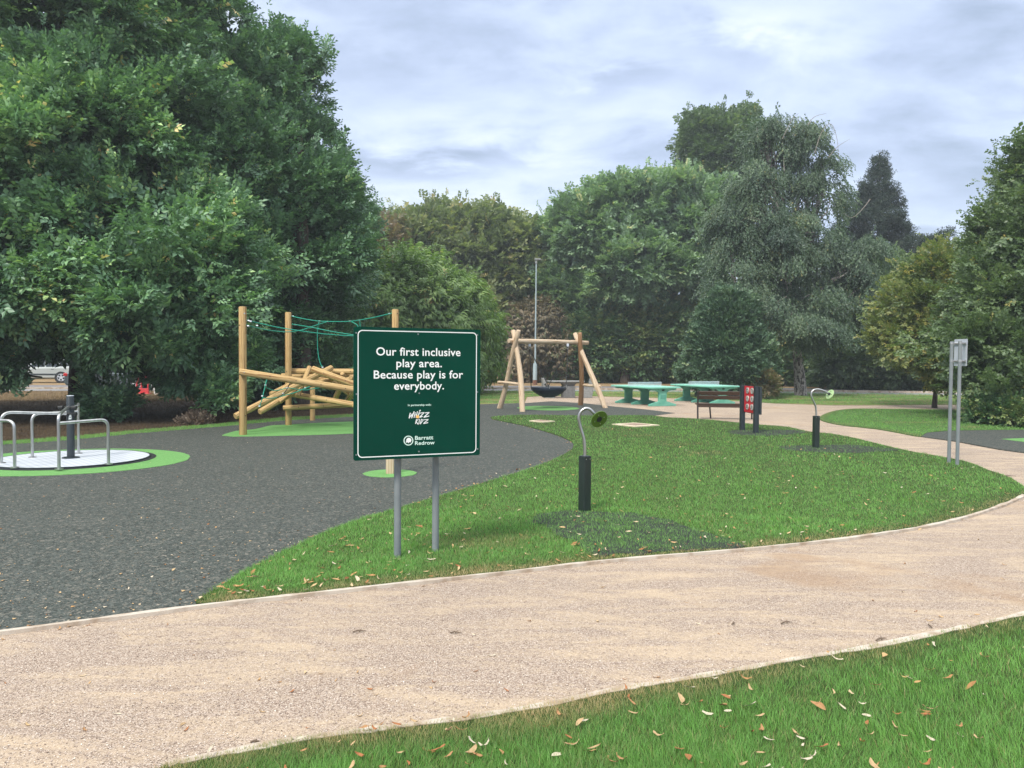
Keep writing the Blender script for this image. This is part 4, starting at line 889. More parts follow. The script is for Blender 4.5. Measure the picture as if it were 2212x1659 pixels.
# ================================================================ vehicles
def vehicle(name, loc, rz, prof_body, prof_cab, width, mat, label, cat, wheels, L_, tail=None, wr=0.34, glass=None, skirt=None, handle=True):
    """local X = length, nose at -X; Y = width; camera sees the -Y side"""
    t_ = thing(name, loc, label, cat, None, rotz=rz); M = W[t_.name]; RX = M @ Matrix.Rotation(math.pi/2, 4, 'X')
    hw_ = width/2
    b = MB().prism(prof_body, -hw_, hw_).build('body', mat, t_, M=RX, local=True, bevel=0.05); W[b.name] = M
    n_ = len(prof_cab); vs = []
    zm, zM = min(p[1] for p in prof_cab), max(p[1] for p in prof_cab)
    for sgn_ in (1, -1):
        for x, z in prof_cab: vs.append((x, sgn_*(hw_-0.03-0.13*(z-zm)/(zM-zm)), z))
    fs = [tuple(range(n_))[::-1], tuple(range(n_, 2*n_))]
    for i in range(n_):
        j = (i+1) % n_; fs.append((i, j, j+n_, i+n_))
    MB().add(vs, fs, False).build('cabin', mat, t_, M=M, local=True, smooth=False, bevel=0.03)
    for gl in glass:
        for sgn_ in (-1, 1):
            v2 = [(x, sgn_*(hw_-0.03-0.13*(z-zm)/(zM-zm)+0.006), z) for x, z in gl]
            MB().add(v2, [tuple(range(len(gl))) if sgn_ < 0 else tuple(range(len(gl)))[::-1]], False).build('window', 'car_glass', t_, M=M, local=True, smooth=False)
    # windscreen and rear window
    cab = sorted(prof_cab, key=lambda p: p[0]); lowF, lowR = cab[0], cab[-1]
    topF = min([p for p in prof_cab if p[1] > zM-0.12], key=lambda p: p[0]); topR = max([p for p in prof_cab if p[1] > zM-0.12], key=lambda p: p[0])
    for lo_, hi_, sg2, nm in ((lowF, topF, -1, 'windscreen'), (lowR, topR, 1, 'rear_window')):
        q = []
        for f_, y_ in ((0.12, -1), (0.12, 1), (0.88, 1), (0.88, -1)):
            x = lo_[0]+(hi_[0]-lo_[0])*f_+sg2*0.008; z = lo_[1]+(hi_[1]-lo_[1])*f_; q.append((x, y_*(hw_-0.16-0.08*f_), z+0.004))
        MB().add(q, [(0, 1, 2, 3)], False).build(nm, 'car_glass', t_, M=M, local=True, smooth=False)
    for x in wheels:
        for sgn_ in (-1, 1):
            y = sgn_*(hw_-0.10)
            MB().tube([(x, y-0.12, wr), (x, y+0.125*1, wr)], wr*1.14, 24).build('wheel_arch', 'black_rubber', t_, M=M, local=True)
            wh = MB().tube([(x, y+sgn_*a, wr) for a in (-0.10, 0.095, 0.115, 0.118)], [wr, wr, wr*0.93, wr*0.68], 28).build('tyre', 'black_rubber', t_, M=M, local=True)
            rb_ = MB()
            for k in range(5):
                a = 2*math.pi*k/5+0.3; rb_.box((x+math.cos(a)*wr*0.34, y+sgn_*0.128, wr+math.sin(a)*wr*0.34), (wr*0.62, 0.02, 0.075), Matrix.Rotation(-a, 3, 'Y'))
            rb_.tube([(x, y+sgn_*0.12, wr), (x, y+sgn_*0.14, wr)], wr*0.16, 14)
            ring = [(x+math.cos(a)*wr*0.66, y+sgn_*0.126, wr+math.sin(a)*wr*0.66) for a in [2*math.pi*i/24 for i in range(25)]]
            rb_.tube(ring, 0.018, 6, False); rb_.build('rim', 'aluminium', t_, M=M, local=True)
    if tail:
        for sgn_ in (-1, 1): MB().box((tail[0], sgn_*(hw_-0.09), tail[1]), (0.20, 0.20, tail[2]), Matrix.Rotation(R(-12), 3, 'Y')).build('tail_light', 'tail_red', t_, M=M, local=True, bevel=0.03)
    for sgn_ in (-1, 1): MB().box((-L_/2+0.13, sgn_*(hw_-0.18), 0.68), (0.12, 0.30, 0.14)).build('headlight', 'white_vinyl', t_, M=M, local=True, bevel=0.03)
    if skirt: MB().box((skirt[0], -hw_-0.012, skirt[1]), (skirt[2], 0.03, 0.10)).build('side_moulding', 'charcoal_paint', t_, M=M, local=True, bevel=0.01)
    if handle:
        MB().box((0.75, -hw_+0.005, 0.90), (0.16, 0.04, 0.03)).build('door_handle', 'charcoal_paint', t_, M=M, local=True, bevel=0.008)
    return t_
body = [(-2.05,.32),(-2.08,.62),(-1.98,.86),(-1.15,.98),(-0.9,1.0),(1.9,1.03),(2.05,.95),(2.08,.42),(1.98,.30)]
cab = [(-1.05,.98),(-0.30,1.50),(0.2,1.56),(1.55,1.55),(1.72,1.48),(2.0,1.0)]
gls = [[(-0.72,1.06),(-0.22,1.43),(0.28,1.47),(0.28,1.06)],[(0.36,1.06),(0.36,1.47),(1.05,1.47),(1.12,1.06)],[(1.22,1.10),(1.17,1.46),(1.52,1.46),(1.74,1.12)]]
g = G(96, 826.5)
vehicle('parked_suv', (g.x, g.y, 0.02), R(14), body, cab, 1.76, 'car_silver', 'silver off-roader with black side strip parked under the oak branches', 'car', (-1.28, 1.28), 4.1, (2.0, 0.98, 0.24), 0.35, gls, (0.1, 0.56, 2.0))
g = G(246, 843)
body2 = [(-2.1,.28),(-2.14,.55),(-2.05,.74),(-1.2,.90),(1.9,.96),(2.1,.86),(2.14,.42),(2.02,.26)]
cab2 = [(-1.25,.89),(-0.35,1.38),(0.3,1.44),(1.2,1.40),(2.0,.94)]
gls2 = [[(-0.9,.97),(-0.25,1.31),(0.35,1.36),(0.35,.97)],[(0.43,.97),(0.43,1.36),(1.10,1.33),(1.55,1.0)]]
vehicle('grey_car', (g.x, g.y, 0.02), R(14)+math.pi, body2, cab2, 1.74, 'car_grey', 'dark grey hatchback on the road, its tail showing beyond the oak trunk', 'car', (-1.3, 1.3), 4.2, (2.06, 0.82, 0.16), 0.32, gls2)
g = G(420, 846)
vehicle('white_car', (g.x, g.y, 0.02), R(14)+math.pi, body2, cab2, 1.74, 'car_white', 'white hatchback mostly hidden by leaves, behind the red barrier', 'car', (-1.3, 1.3), 4.2, (2.06, 0.82, 0.16), 0.32, gls2)
g = G(238, 829.5)
vehicle('dark_car', (g.x, g.y, 0.02), R(14), body2, cab2, 1.74, 'car_blue', 'dark car parked on the far side of the road beyond the grey hatchback', 'car', (-1.3, 1.3), 4.2, (2.06, 0.82, 0.16), 0.32, gls2)
vbody = [(-2.5,.32),(-2.55,.75),(-2.35,1.05),(-1.75,1.18),(-1.7,1.2),(2.5,1.2),(2.5,.32)]
vcab = [(-1.95,1.16),(-1.25,2.05),(-0.9,2.35),(2.42,2.38),(2.5,2.25),(2.5,1.16)]
vgl = [[(-1.55,1.28),(-1.08,1.88),(-0.55,1.95),(-0.55,1.28)]]
g = G(520, 842.5)
vehicle('white_van', (g.x, g.y, 0.02), R(8), vbody, vcab, 1.95, 'car_white', 'white van on the road, glimpsed through leaves behind the climbing frame', 'van', (-1.65, 1.55), 5.0, (2.48, 1.1, 0.4), 0.34, vgl, (0.2, 0.60, 2.6))
# red road works barrier and white tubs
g = G(308, 851.7)
rb = thing('road_barrier', (g.x, g.y, 0.0), 'red plastic road works barrier standing on dry grass beside the pavement', 'barrier')
def bpt(x, z, y=0): return (g.x+x, g.y+y, z)
mb = MB(); mb.box(bpt(0, 0.14), (0.62, 0.10, 0.28)); mb.build('lower_panel', 'red_plastic', rb, bevel=0.02)
for x in (-0.27, -0.05, 0.27): MB().box(bpt(x, 0.40), (0.07, 0.08, 0.30)).build('upright', 'red_plastic', rb, bevel=0.015)
MB().box(bpt(0, 0.56), (0.62, 0.08, 0.07)).build('rail', 'red_plastic', rb, bevel=0.015)
for x in (-0.22, 0.18): MB().box(bpt(x, 0.70), (0.09, 0.07, 0.24)).build('upright', 'red_plastic', rb, bevel=0.015)
MB().box(bpt(-0.02, 0.84), (0.5, 0.07, 0.06)).build('rail', 'red_plastic', rb, bevel=0.015)
MB().box(bpt(0.0, 0.03), (0.70, 0.34, 0.06)).build('foot', 'red_plastic', rb, bevel=0.02)
def tub(px, py, r, h, mat, label, cat='tub'):
    g = G(px, py); t_ = thing('tub', (g.x, g.y, 0), label, cat, None)
    MB().tube([(g.x, g.y, 0), (g.x, g.y, h), (g.x, g.y, h-0.02), (g.x, g.y, 0.04)], [r*0.86, r, r*0.92, r*0.8], 20).build('bucket', mat, t_)
    MB().tube([(g.x, g.y, h-0.02), (g.x, g.y, h+0.03)], [r*1.06, r*1.04], 20).build('lid', mat if h > 0.3 else 'white_plastic', t_)
tub(339, 852.4, 0.145, 0.26, 'white_plastic', 'white lidded tub on the dry grass next to the red barrier')
tub(350.5, 852.2, 0.10, 0.22, 'red_plastic', 'small red tub with a white lid beside the white one')

# ================================================================ vegetation
def unit(a): return a/np.maximum(np.linalg.norm(a, axis=-1, keepdims=True), 1e-9)
def twig_tpl(m, ll, lw, kind, seed):
    """a twig of length 1 along +X carrying m leaves (length ll, width lw)"""
    rg = np.random.RandomState(seed); V = []; T = []
    for i in range(m):
        t_ = (i+0.6)/m; side = 1 if i % 2 else -1
        base = np.array((t_, 0.03*rg.randn(), 0.03*rg.randn()))
        if kind == 'spray':
            d = np.array((0.55+0.3*rg.rand(), side*(0.5+0.5*rg.rand()), 0.35*rg.randn())); nrm = np.array((0.25*rg.randn(), 0.25*rg.randn(), 1.0))
        elif kind == 'hang':       # twig itself points down, leaves dangle along it
            a = rg.rand()*6.28; d = np.array((0.9, 0.55*math.cos(a), 0.55*math.sin(a))); nrm = np.array((0.1*rg.randn(), math.cos(a+1.5+rg.randn()*.4), math.sin(a+1.5+rg.randn()*.4)))
        elif kind == 'droop':      # spray whose leaves hang
            d = np.array((0.4+0.3*rg.rand(), side*(0.4+0.4*rg.rand()), -0.8-0.4*rg.rand())); nrm = np.array((0.7+0.3*rg.randn(), 0.5*rg.randn(), 0.6))
        else:                      # tuft
            a = rg.rand()*6.28; d = np.array((0.5, math.cos(a), math.sin(a))); nrm = rg.randn(3)
        d = d/np.linalg.norm(d); nrm = nrm-d*nrm.dot(d); nrm /= np.linalg.norm(nrm); s = np.cross(nrm, d)
        l = ll*(0.75+0.5*rg.rand()); wv = lw*(0.75+0.5*rg.rand())
        b = len(V)
        V += [base, base+d*l*0.5+s*wv*0.5+nrm*wv*0.18, base+d*l-nrm*l*0.12, base+d*l*0.5-s*wv*0.5+nrm*wv*0.18]
        T += [(b, b+1, b+2), (b, b+2, b+3)]
    return np.array(V), np.array(T)
def frames(dirs, ups):
    X = unit(dirs); Y = unit(np.cross(ups, X)); Z_ = np.cross(X, Y); return np.stack([X, Y, Z_], -1)
def scatter(tpls, pos, Rm, sc_, tint, rg, jit=0.12):
    Vs, Ts, ti = [], [], []; off = 0; which = rg.randint(len(tpls), size=len(pos))
    for k, (V, T) in enumerate(tpls):
        idx = np.where(which == k)[0]
        if not len(idx): continue
        q = np.einsum('nij,vj->nvi', Rm[idx], V)*sc_[idx][:, None, None] + pos[idx][:, None, :]
        nv = len(V); Vs.append(q.reshape(-1, 3)); Ts.append((T[None]+(np.arange(len(idx))*nv)[:, None, None]+off).reshape(-1, 3))
        lj = rg.randn(len(idx), nv//4)*jit*0.8; ti.append((tint[idx][:, None]+lj).repeat(4, 1).ravel()); off += len(idx)*nv
    return np.concatenate(Vs), np.concatenate(Ts), np.concatenate(ti)
def lobes_px(ls):
    """(px, py, distance, radius x px, radius y px[, depth radius m]) -> centres and radii in metres"""
    out = []
    for l in ls:
        c = P(l[0], l[1], l[2]); k = l[2]/FPX; rx, rz = l[3]*k, l[4]*k; ry = l[5] if len(l) > 5 else rx*0.8
        out.append((np.array(c), np.array((rx, ry, rz))))
    return out
def clump_points(lobes, n, rg, shell=0.35, front=0.35, zmin=0.3):
    w_ = np.array([r[0]*r[2]+r[1]*r[2] for c, r in lobes]); w_ = w_/w_.sum(); P_, O_ = [], []
    tries = 0
    while len(P_) < n and tries < n*30:
        tries += 1; k = rg.choice(len(lobes), p=w_); c, r = lobes[k]; u = rg.randn(3); u /= np.linalg.norm(u)
        f = 1-shell*rg.rand()**1.5; p = c+u*r*f
        if p[2] < zmin: continue
        v = -p/np.linalg.norm(p)
        o = u/r; o /= np.linalg.norm(o)
        if o[:2].dot(v[:2]) < -0.15 and rg.rand() > front: continue
        if any(np.sum(((p-c2)/r2)**2) < 0.55 for j, (c2, r2) in enumerate(lobes) if j != k) and rg.rand() < 0.75: continue
        P_.append(p); O_.append(o)
    return np.array(P_), np.array(O_)
GAPS = [(40,776,137,862),(-20,838,137,975),(134,768,172,850),(205,806,300,850),(290,812,325,855),(325,836,354,858),(352,846,440,925),(290,856,440,925),(254,905,440,930),(395,826,410,848),(172,905,300,960),(470,758,500,778),(506,764,520,785),(548,752,575,766)]
CI = np.array(C3.transposed())
def in_gap(p, rg):
    q = (p-np.array((0, 0, H))) @ CI.T; z = -q[:, 2]; ok = z > 1; z = np.where(ok, z, 1); px = 1106+FPX*q[:, 0]/z; py = 829.5-FPX*q[:, 1]/z
    wv = np.sin(p[:, 0]*5.3+p[:, 2]*3)*5+np.sin(p[:, 1]*4.1+p[:, 0]*2.2)*5; px = px+rg.randn(len(p))*5+wv; py = py+rg.randn(len(p))*4+wv*0.8; m_ = np.zeros(len(p), bool)
    for a, b, c, d in GAPS: m_ |= (px > a) & (px < c) & (py > b) & (py < d)
    return m_ & ok & (rg.rand(len(p)) < 0.975)
def limb_tubes(mb, base, lobes, clumps, r0, rg, every=5, sides=7, droop=0.0, fork=0.45):
    base = np.array(base)
    for c, r in lobes:
        tgt = c.copy(); b = base.copy(); k = 5
        start = b + np.array((0, 0, max(0.8, (c[2]-b[2])*fork*0.6)))*1.0; start[:2] += rg.randn(2)*0.05
        pts = [start + (tgt-start)*(i/k) + np.array((*(rg.randn(2)*0.10*r[0]*0.4*math.sin(i/k*3.1)), 0.12*r[2]*math.sin(i/k*3.1))) for i in range(k+1)]
        rr = [r0*0.55*(1-0.7*i/k)+0.015 for i in range(k+1)]; mb.tube([tuple(p) for p in pts], rr, sides, False)
        sel = [p for p in clumps[::every] if np.sum(((p-c)/r)**2) < 1.3]
        for p in sel:
            a = pts[rg.randint(2, k+1)]; q = [a+(p-a)*(i/4)+np.array((0, 0, 0.10*np.linalg.norm(p-a)*math.sin(i/4*3.1)))+rg.randn(3)*0.03*np.linalg.norm(p-a)*(0 < i < 4) for i in range(5)]
            mb.tube([tuple(x) for x in q], [r0*0.16*(1-0.8*i/4)+0.006 for i in range(5)], 5, False)
def tree(name, label, cat, base, lobes, mat, n_cl, per, cr, tl, tpl, bark='bark', r0=0.25, group=None, seed=1, tint=0.45, tvar=0.16, shell=0.35,
         hang=0.0, flat=0.6, fill=0, front=0.35, spikes=0, trunk_top=None, crown_name='crown', trunk_name='trunk', trunk=True, zmin=0.3, every=5, lean=(0, 0), outw=0.8, gaps=False, holes=0):
    rg = np.random.RandomState(seed); lobes = lobes_px(lobes) if len(lobes[0]) > 2 else lobes
    t_ = thing(name, (base[0], base[1], 0), label, cat, group)
    C_, O_ = clump_points(lobes, n_cl, rg, shell, front, zmin)
    n = len(C_)*per; ci = np.repeat(np.arange(len(C_)), per)
    size = cr*(0.6+0.8*rg.rand(len(C_)))
    d0 = unit(rg.randn(n, 3))*(rg.rand(n, 1)**0.42)*1.6; pos = C_[ci] + d0*size[ci][:, None]*0.52*np.array((1, 1, flat+0.12))
    out = unit(O_[ci]*outw + d0*0.35*np.array((1, 1, 0.6)) + rg.randn(n, 3)*0.35 + np.array((0, 0, 0.25)))
    if hang:
        out = unit(out*(1-hang)+np.array((0, 0, -1.0))*hang+rg.randn(n, 3)*0.12*(1-hang*0.6))
        ups = unit(rg.randn(n, 3))
    else: ups = unit(np.array((0, 0, 1.0))+0.35*O_[ci]+0.45*rg.randn(n, 3))
    ct = tint+rg.randn(len(C_))*tvar*0.7; tw = ct[ci]+rg.randn(n)*tvar*0.5
    tw = np.where(rg.rand(n) < 0.006, 0.97, np.minimum(tw, 0.86))
    s_ = tl*(0.7+0.6*rg.rand(n))
    if holes:
        hc = C_[rg.randint(len(C_), size=holes)]*1.0; kh = np.ones(len(pos), bool)
        for q in hc: dq = pos-q; lo = unit(q[None]-np.array((0, 0, H)))[0]; al = dq@lo; pr = np.linalg.norm(dq-al[:, None]*lo, axis=1); kh &= ~((pr < cr*(0.55+0.3*rg.randn(len(pos))*0.5)) & (np.abs(al) < cr*3.0))
        pos, out, ups, tw, s_ = pos[kh], out[kh], ups[kh], tw[kh], s_[kh]
    if gaps: kk = ~in_gap(pos+out*tl*0.5, rg); pos, out, ups, tw, s_ = pos[kk], out[kk], ups[kk], tw[kk], s_[kk]
    V, T, ti = scatter(tpl, pos, frames(out, ups), s_, tw, rg)
    if fill:
        k = rg.randint(len(lobes), size=fill); u = unit(rg.randn(fill, 3))*(rg.rand(fill, 1)**0.45)*0.80
        cc = np.array([lobes[j][0] for j in k]); r_ = np.array([lobes[j][1] for j in k]); p = cc+u*r_; ok = (p[:, 2] > zmin) & ~(in_gap(p, rg) if gaps else np.zeros(len(p), bool)); p = p[ok]; m_ = len(p)
        V2, T2, t2 = scatter(tpl, p, frames(unit(rg.randn(m_, 3)+(0, 0, -1.0*hang)), unit(rg.randn(m_, 3)+np.array((0, 0, 1.)))), tl*(1.2+0.6*rg.rand(m_)), np.full(m_, tint-0.05)+rg.randn(m_)*tvar*0.5, rg)
        T = np.concatenate([T, T2+len(V)]); V = np.concatenate([V, V2]); ti = np.concatenate([ti, t2])
    if spikes:      # thin shoots that stand out of the outline
        tops = [i for i in range(len(C_)) if O_[i][2] > 0.05]; VV, TT, tt = [V], [T], [ti]; offn = len(V)
        ps, ds = [], []
        for j in range(spikes):
            i = tops[rg.randint(len(tops))]; d = unit(O_[i]*0.8+rg.randn(3)*0.4+np.array((0, 0, 0.5))); Ln = cr*(0.6+0.9*rg.rand())
            for q in np.arange(0.2, 1.0, 0.5*tl/Ln): ps.append(C_[i]+d*(cr*0.4+Ln*q)+rg.randn(3)*tl*0.12); ds.append(unit(d+rg.randn(3)*0.6))
        ps, ds = np.array(ps), np.array(ds)
        V3, T3, t3 = scatter(tpl, ps, frames(ds, unit(rg.randn(len(ps), 3)+np.array((0, 0, 1.)))), np.full(len(ps), tl*0.75), np.full(len(ps), tint+0.05)+rg.randn(len(ps))*tvar, rg)
        T = np.concatenate([T, T3+len(V)]); V = np.concatenate([V, V3]); ti = np.concatenate([ti, t3])
    mesh_np(crown_name, V, T, ti, mat, t_, W[t_.name])
    if trunk:
        mb = MB(); zt = trunk_top or lobes[0][0][2]*0.7
        k = 7; pts = [(base[0]+lean[0]*(i/k)**1.3+rg.randn()*0.02, base[1]+lean[1]*i/k, -0.3+(zt+0.3)*i/k) for i in range(k+1)]
        rr = [r0*(1.35 if i == 0 else 1.12 if i == 1 else 1-0.45*i/k) for i in range(k+1)]
        mb.tube(pts, rr, 14, False); limb_tubes(mb, (base[0]+lean[0]*0.5, base[1], zt*0.35), lobes, C_, r0, rg, every)
        mb.build(trunk_name, bark, t_)
    return t_
oakT = [twig_tpl(8, 0.40, 0.22, 'spray', s) for s in range(4)]
roundT = [twig_tpl(8, 0.32, 0.22, 'spray', s+10) for s in range(4)]
cherT = [twig_tpl(8, 0.50, 0.17, 'droop', s+20) for s in range(4)]
hangT = [twig_tpl(14, 0.13, 0.085, 'hang', s+30) for s in range(4)]
tuftT = [twig_tpl(10, 0.45, 0.13, 'tuft', s+40) for s in range(4)]
farT = [twig_tpl(7, 0.42, 0.30, 'spray', s+50) for s in range(4)]

# --- the two big oaks on the left
g = G(155, 893)
tree('oak_tree', 'huge dark green oak over the roundabout, its trunk beside the silver car', 'oak tree', (g.x, g.y+0.4),
     [(60,120,24.5,300,300,5.0),(230,60,25,220,220,4.5),(290,320,24,205,190,4.5),(80,400,22.5,270,210,4.5),(330,520,22.5,200,140,3.6),(90,600,21.5,260,130,3.8),(360,660,21.5,150,95,3.0),(-180,350,24,220,420,4.5),
      (-10,715,22,110,75,2.6),(470,600,23,90,90,2.6),(230,720,22.5,120,80,2.6),(400,770,21.5,95,70,2.0)],
     'leaf_oak', 560, 150, 1.05, 0.40, oakT, 'bark', 0.26, 'oaks beside the play area', 3, 0.50, 0.24, 0.32, holes=26, fill=12000, spikes=180, trunk_top=6.5, zmin=1.95, gaps=True)
g2 = G(655, 886)
tree('oak_tree', 'dark oak behind the log climber, its crown edge against the open sky', 'oak tree', (g2.x, g2.y),
     [(370,70,29,110,190,4.0),(300,-140,29,140,160,4.6),(515,260,29,105,130,4.0),(530,400,28,155,150,4.4),(655,440,29,85,90,3.4),(620,560,28,140,100,3.8),(590,205,29.5,50,65,2.2),(635,325,29.5,48,80,2.4),(700,480,29,52,66,2.4),(560,690,27.5,150,75,3.0),(680,620,28.5,65,55,2.4),(640,128,29.5,26,24,1.2),(600,150,29.5,30,40,1.4),(430,60,29.5,50,70,2.6)],
     'leaf_oak_dark', 520, 130, 1.10, 0.42, oakT, 'bark', 0.30, 'oaks beside the play area', 4, 0.48, 0.20, 0.32, holes=24, fill=9000, spikes=200, trunk_top=8, zmin=1.7, gaps=True)
# low branches that hang to the ground between the trunks
tree('oak_sapling', 'low leafy oak growth beside the brush pile, reaching down almost to the rubber', 'sapling', (G(455, 900).x, G(455, 900).y),
     [(430,800,22,62,28,1.2),(470,850,21.5,30,34,0.7),(380,790,22.5,50,22,1.0),(500,780,23,60,45,1.2)], 'leaf_oak', 42, 60, 0.55, 0.36, oakT, 'bark', 0.05, None, 8, 0.52, 0.18, 0.5, spikes=8, trunk_top=1.5, zmin=0.5, gaps=True)
tree('oak_sapling', 'low leafy oak growth round the foot of the big trunk behind the roundabout', 'sapling', (G(190, 897).x, G(190, 897).y),
     [(182,885,22.5,18,14,0.5),(225,862,22,26,26,0.6),(250,880,21,20,24,0.5)], 'leaf_oak', 30, 40, 0.42, 0.36, oakT, 'bark', 0.05, None, 9, 0.52, 0.18, 0.5, spikes=6, trunk_top=1.3, zmin=0.3, gaps=True)
tree('oak_sapling', 'drooping oak branches at the picture edge, over the dry grass', 'sapling', (G(-60, 900).x, G(-60, 900).y),
     [(-20,780,20,40,50,1.0),(4,875,19,20,22,0.5),(60,790,21,55,14,0.7),(90,815,20,30,10,0.4)], 'leaf_oak_dark', 30, 45, 0.5, 0.36, oakT, 'bark', 0.05, None, 10, 0.50, 0.18, 0.5, spikes=6, trunk_top=1.6, zmin=0.5, gaps=True)
tree('bush', 'dense dark bush under the oak crown, directly behind the log climber', 'bush', (G(590, 885).x, G(590, 885).y),
     [(490,830,27,40,30,1.0),(600,790,28,95,75,2.2),(690,800,29,80,70,2.0),(520,760,27,60,50,1.5),(650,730,29,110,60,2.0)], 'leaf_oak_dark', 150, 90, 0.9, 0.40, oakT, 'bark', 0.07, None, 12, 0.46, 0.2, 0.4, fill=3500, spikes=20, crown_name='foliage', trunk_name='stem', zmin=0.5, gaps=True)

# --- middle distance
tree('cherry_tree', 'broad pale green cherry with drooping leaves behind the sign', 'cherry tree', (G(880, 862).x, 40.0),
     [(860,720,40,150,120,4.5),(940,690,40,95,80,4.0),(800,700,39,110,100,4.0),(985,770,40.5,55,50,3.0),(880,640,40,85,62,3.5),(740,740,38,80,70,3.0),(1000,730,41,40,50,2.4),(930,790,39,90,45,3.2)],
     'leaf_cherry', 360, 90, 1.15, 0.55, cherT, 'bark_grey', 0.22, None, 21, 0.48, 0.22, 0.30, fill=5000, spikes=90, zmin=0.4)
tree('shrub', 'russet brown shrub behind the basket swing and lamp column', 'shrub', (P(1150, 835, 61).x, 61.0),
     [(1140,735,61,62,68,2.0),(1195,770,61,46,56,1.8),(1110,790,61,42,40,1.6),(1165,695,61,45,36,1.6)], 'leaf_brown', 120, 80, 1.0, 0.5, cherT, 'bark', 0.08, None, 22, 0.5, 0.22, 0.35, fill=1500, spikes=20, crown_name='foliage', trunk_name='stem', zmin=0.3)
tree('tree', 'olive green tree line tree with sparse wispy top, left of the lamp', 'tree', (P(1000, 800, 66).x, 66.0),
     [(920,560,66,95,80,5),(1040,555,66,105,85,5),(1130,590,66,70,90,5),(860,580,65,50,80,4),(1000,690,64,150,100,5),(975,530,66,70,60,4),(1090,540,66,60,60,4),(890,540,66,40,50,3)],
     'leaf_olive', 400, 70, 1.4, 0.85, farT, 'bark', 0.3, None, 23, 0.48, 0.24, 0.35, fill=4500, spikes=140, zmin=1.0)
tree('tree', 'rusty reddish tree peeping between the big oak and the olive tree', 'tree', (P(835, 800, 62).x, 62.0),
     [(835,570,62,38,75,3),(820,640,62,40,60,3)], 'leaf_brown', 60, 60, 1.6, 0.8, farT, 'bark', 0.18, None, 24, 0.55, 0.25, 0.4, fill=600, spikes=10, zmin=1.0)
tree('tree', 'tall fresh green tree with rounded top behind the table tennis tables', 'tree', (P(1350, 820, 60).x, 60.0),
     [(1290,502,61,85,75,4),(1400,462,61,60,60,4),(1225,532,64,48,60,3.5),(1490,482,61,60,75,4),(1330,452,61,60,42,3.5),(1270,652,63,75,80,3.5),(1440,572,61,60,60,4),(1205,632,64,42,70,3.5),(1540,452,61,36,38,3),(1350,572,60,80,75,4),(1540,572,61,45,70,3),(1450,432,61,50,36,3)],
     'leaf_green', 600, 75, 1.25, 0.70, farT, 'bark', 0.32, None, 25, 0.50, 0.24, 0.55, fill=2200, holes=46, spikes=260, zmin=1.0)
tree('tree', 'dark dense lower tree under the fresh green one, over the road edge', 'tree', (P(1360, 830, 62).x, 62.0),
     [(1290,740,62,100,75,2.5),(1400,730,62,110,90,3.0),(1470,760,62,60,60,2.6),(1235,775,62,40,50,2.0)], 'leaf_hedge', 220, 85, 1.2, 0.6, farT, 'bark', 0.16, None, 26, 0.62, 0.25, 0.35, fill=4000, spikes=40, zmin=0.4)
tree('tree', 'tall brownish green lime top standing left of the birch', 'tree', (P(1560, 830, 66).x, 66.0),
     [(1545,330,66,62,68,4),(1560,420,66,80,80,4.5),(1600,300,67,40,45,3),(1510,300,66,32,34,2.5)], 'leaf_dull', 190, 75, 1.1, 0.6, farT, 'bark', 0.3, None, 27, 0.38, 0.18, 0.4, fill=2500, spikes=60, zmin=1.0)
# birch
gb_ = G(1731, 855)
tree('birch_tree', 'tall silver birch with hanging grey green branches and a patchy dark trunk', 'birch tree', (gb_.x, gb_.y),
     [(1660,330,41,42,75,1.6),(1625,430,40.5,55,80,2.0),(1745,440,41,34,80,1.5),(1670,540,40.5,95,95,2.6),(1590,620,40,50,110,2.0),(1770,540,41,45,80,1.8),(1840,640,41,40,48,1.6),(1700,680,40,120,75,3.0),(1650,275,41,40,28,1.3),(1785,400,41.5,26,75,1.0),(1735,310,41,36,45,1.2),(1860,560,40.5,40,50,1.6),(1870,660,40.5,40,60,1.6),(1570,490,40.5,36,50,1.4)],
     'leaf_birch', 520, 70, 0.80, 0.72, hangT, 'birch_bark', 0.25, None, 31, 0.42, 0.24, 0.6, holes=56, hang=0.62, fill=1000, front=0.6, trunk_top=8.5, zmin=3.0, every=4, lean=(-1.2, 0))
# bare twigs of the birch (part of the same tree)
bt = [o for o in COL.objects if o.name.startswith('birch_tree')][0]; mbt = MB(); rg = np.random.RandomState(77)
def wand(pts, d, r, mb=mbt): q = [P(x, y, d) for x, y in pts]; mb.tube(arc_path(q, 4), [r*(1-0.75*i/(len(arc_path(q, 4))-1)) for i in range(len(arc_path(q, 4)))], 5, False)
for pts in ([(1760,330),(1775,285),(1795,268),(1808,300),(1812,350)], [(1790,340),(1808,318),(1836,300)], [(1745,270),(1760,252),(1785,245)],
            [(1690,520),(1650,480),(1615,470),(1590,490)], [(1690,300),(1710,260),(1725,245)], [(1700,640),(1660,660),(1620,665),(1590,690)],
            [(1880,430),(1860,455),(1840,470),(1822,460)]):
    wand(pts, 39.0, 0.022)
for pts in ([(1728,760),(1715,640),(1700,520),(1690,400),(1690,290)], [(1718,680),(1750,560),(1765,440),(1775,340)]): wand(pts, 41.0, 0.13)
mbt.build('branch', 'bark_pale', bt)
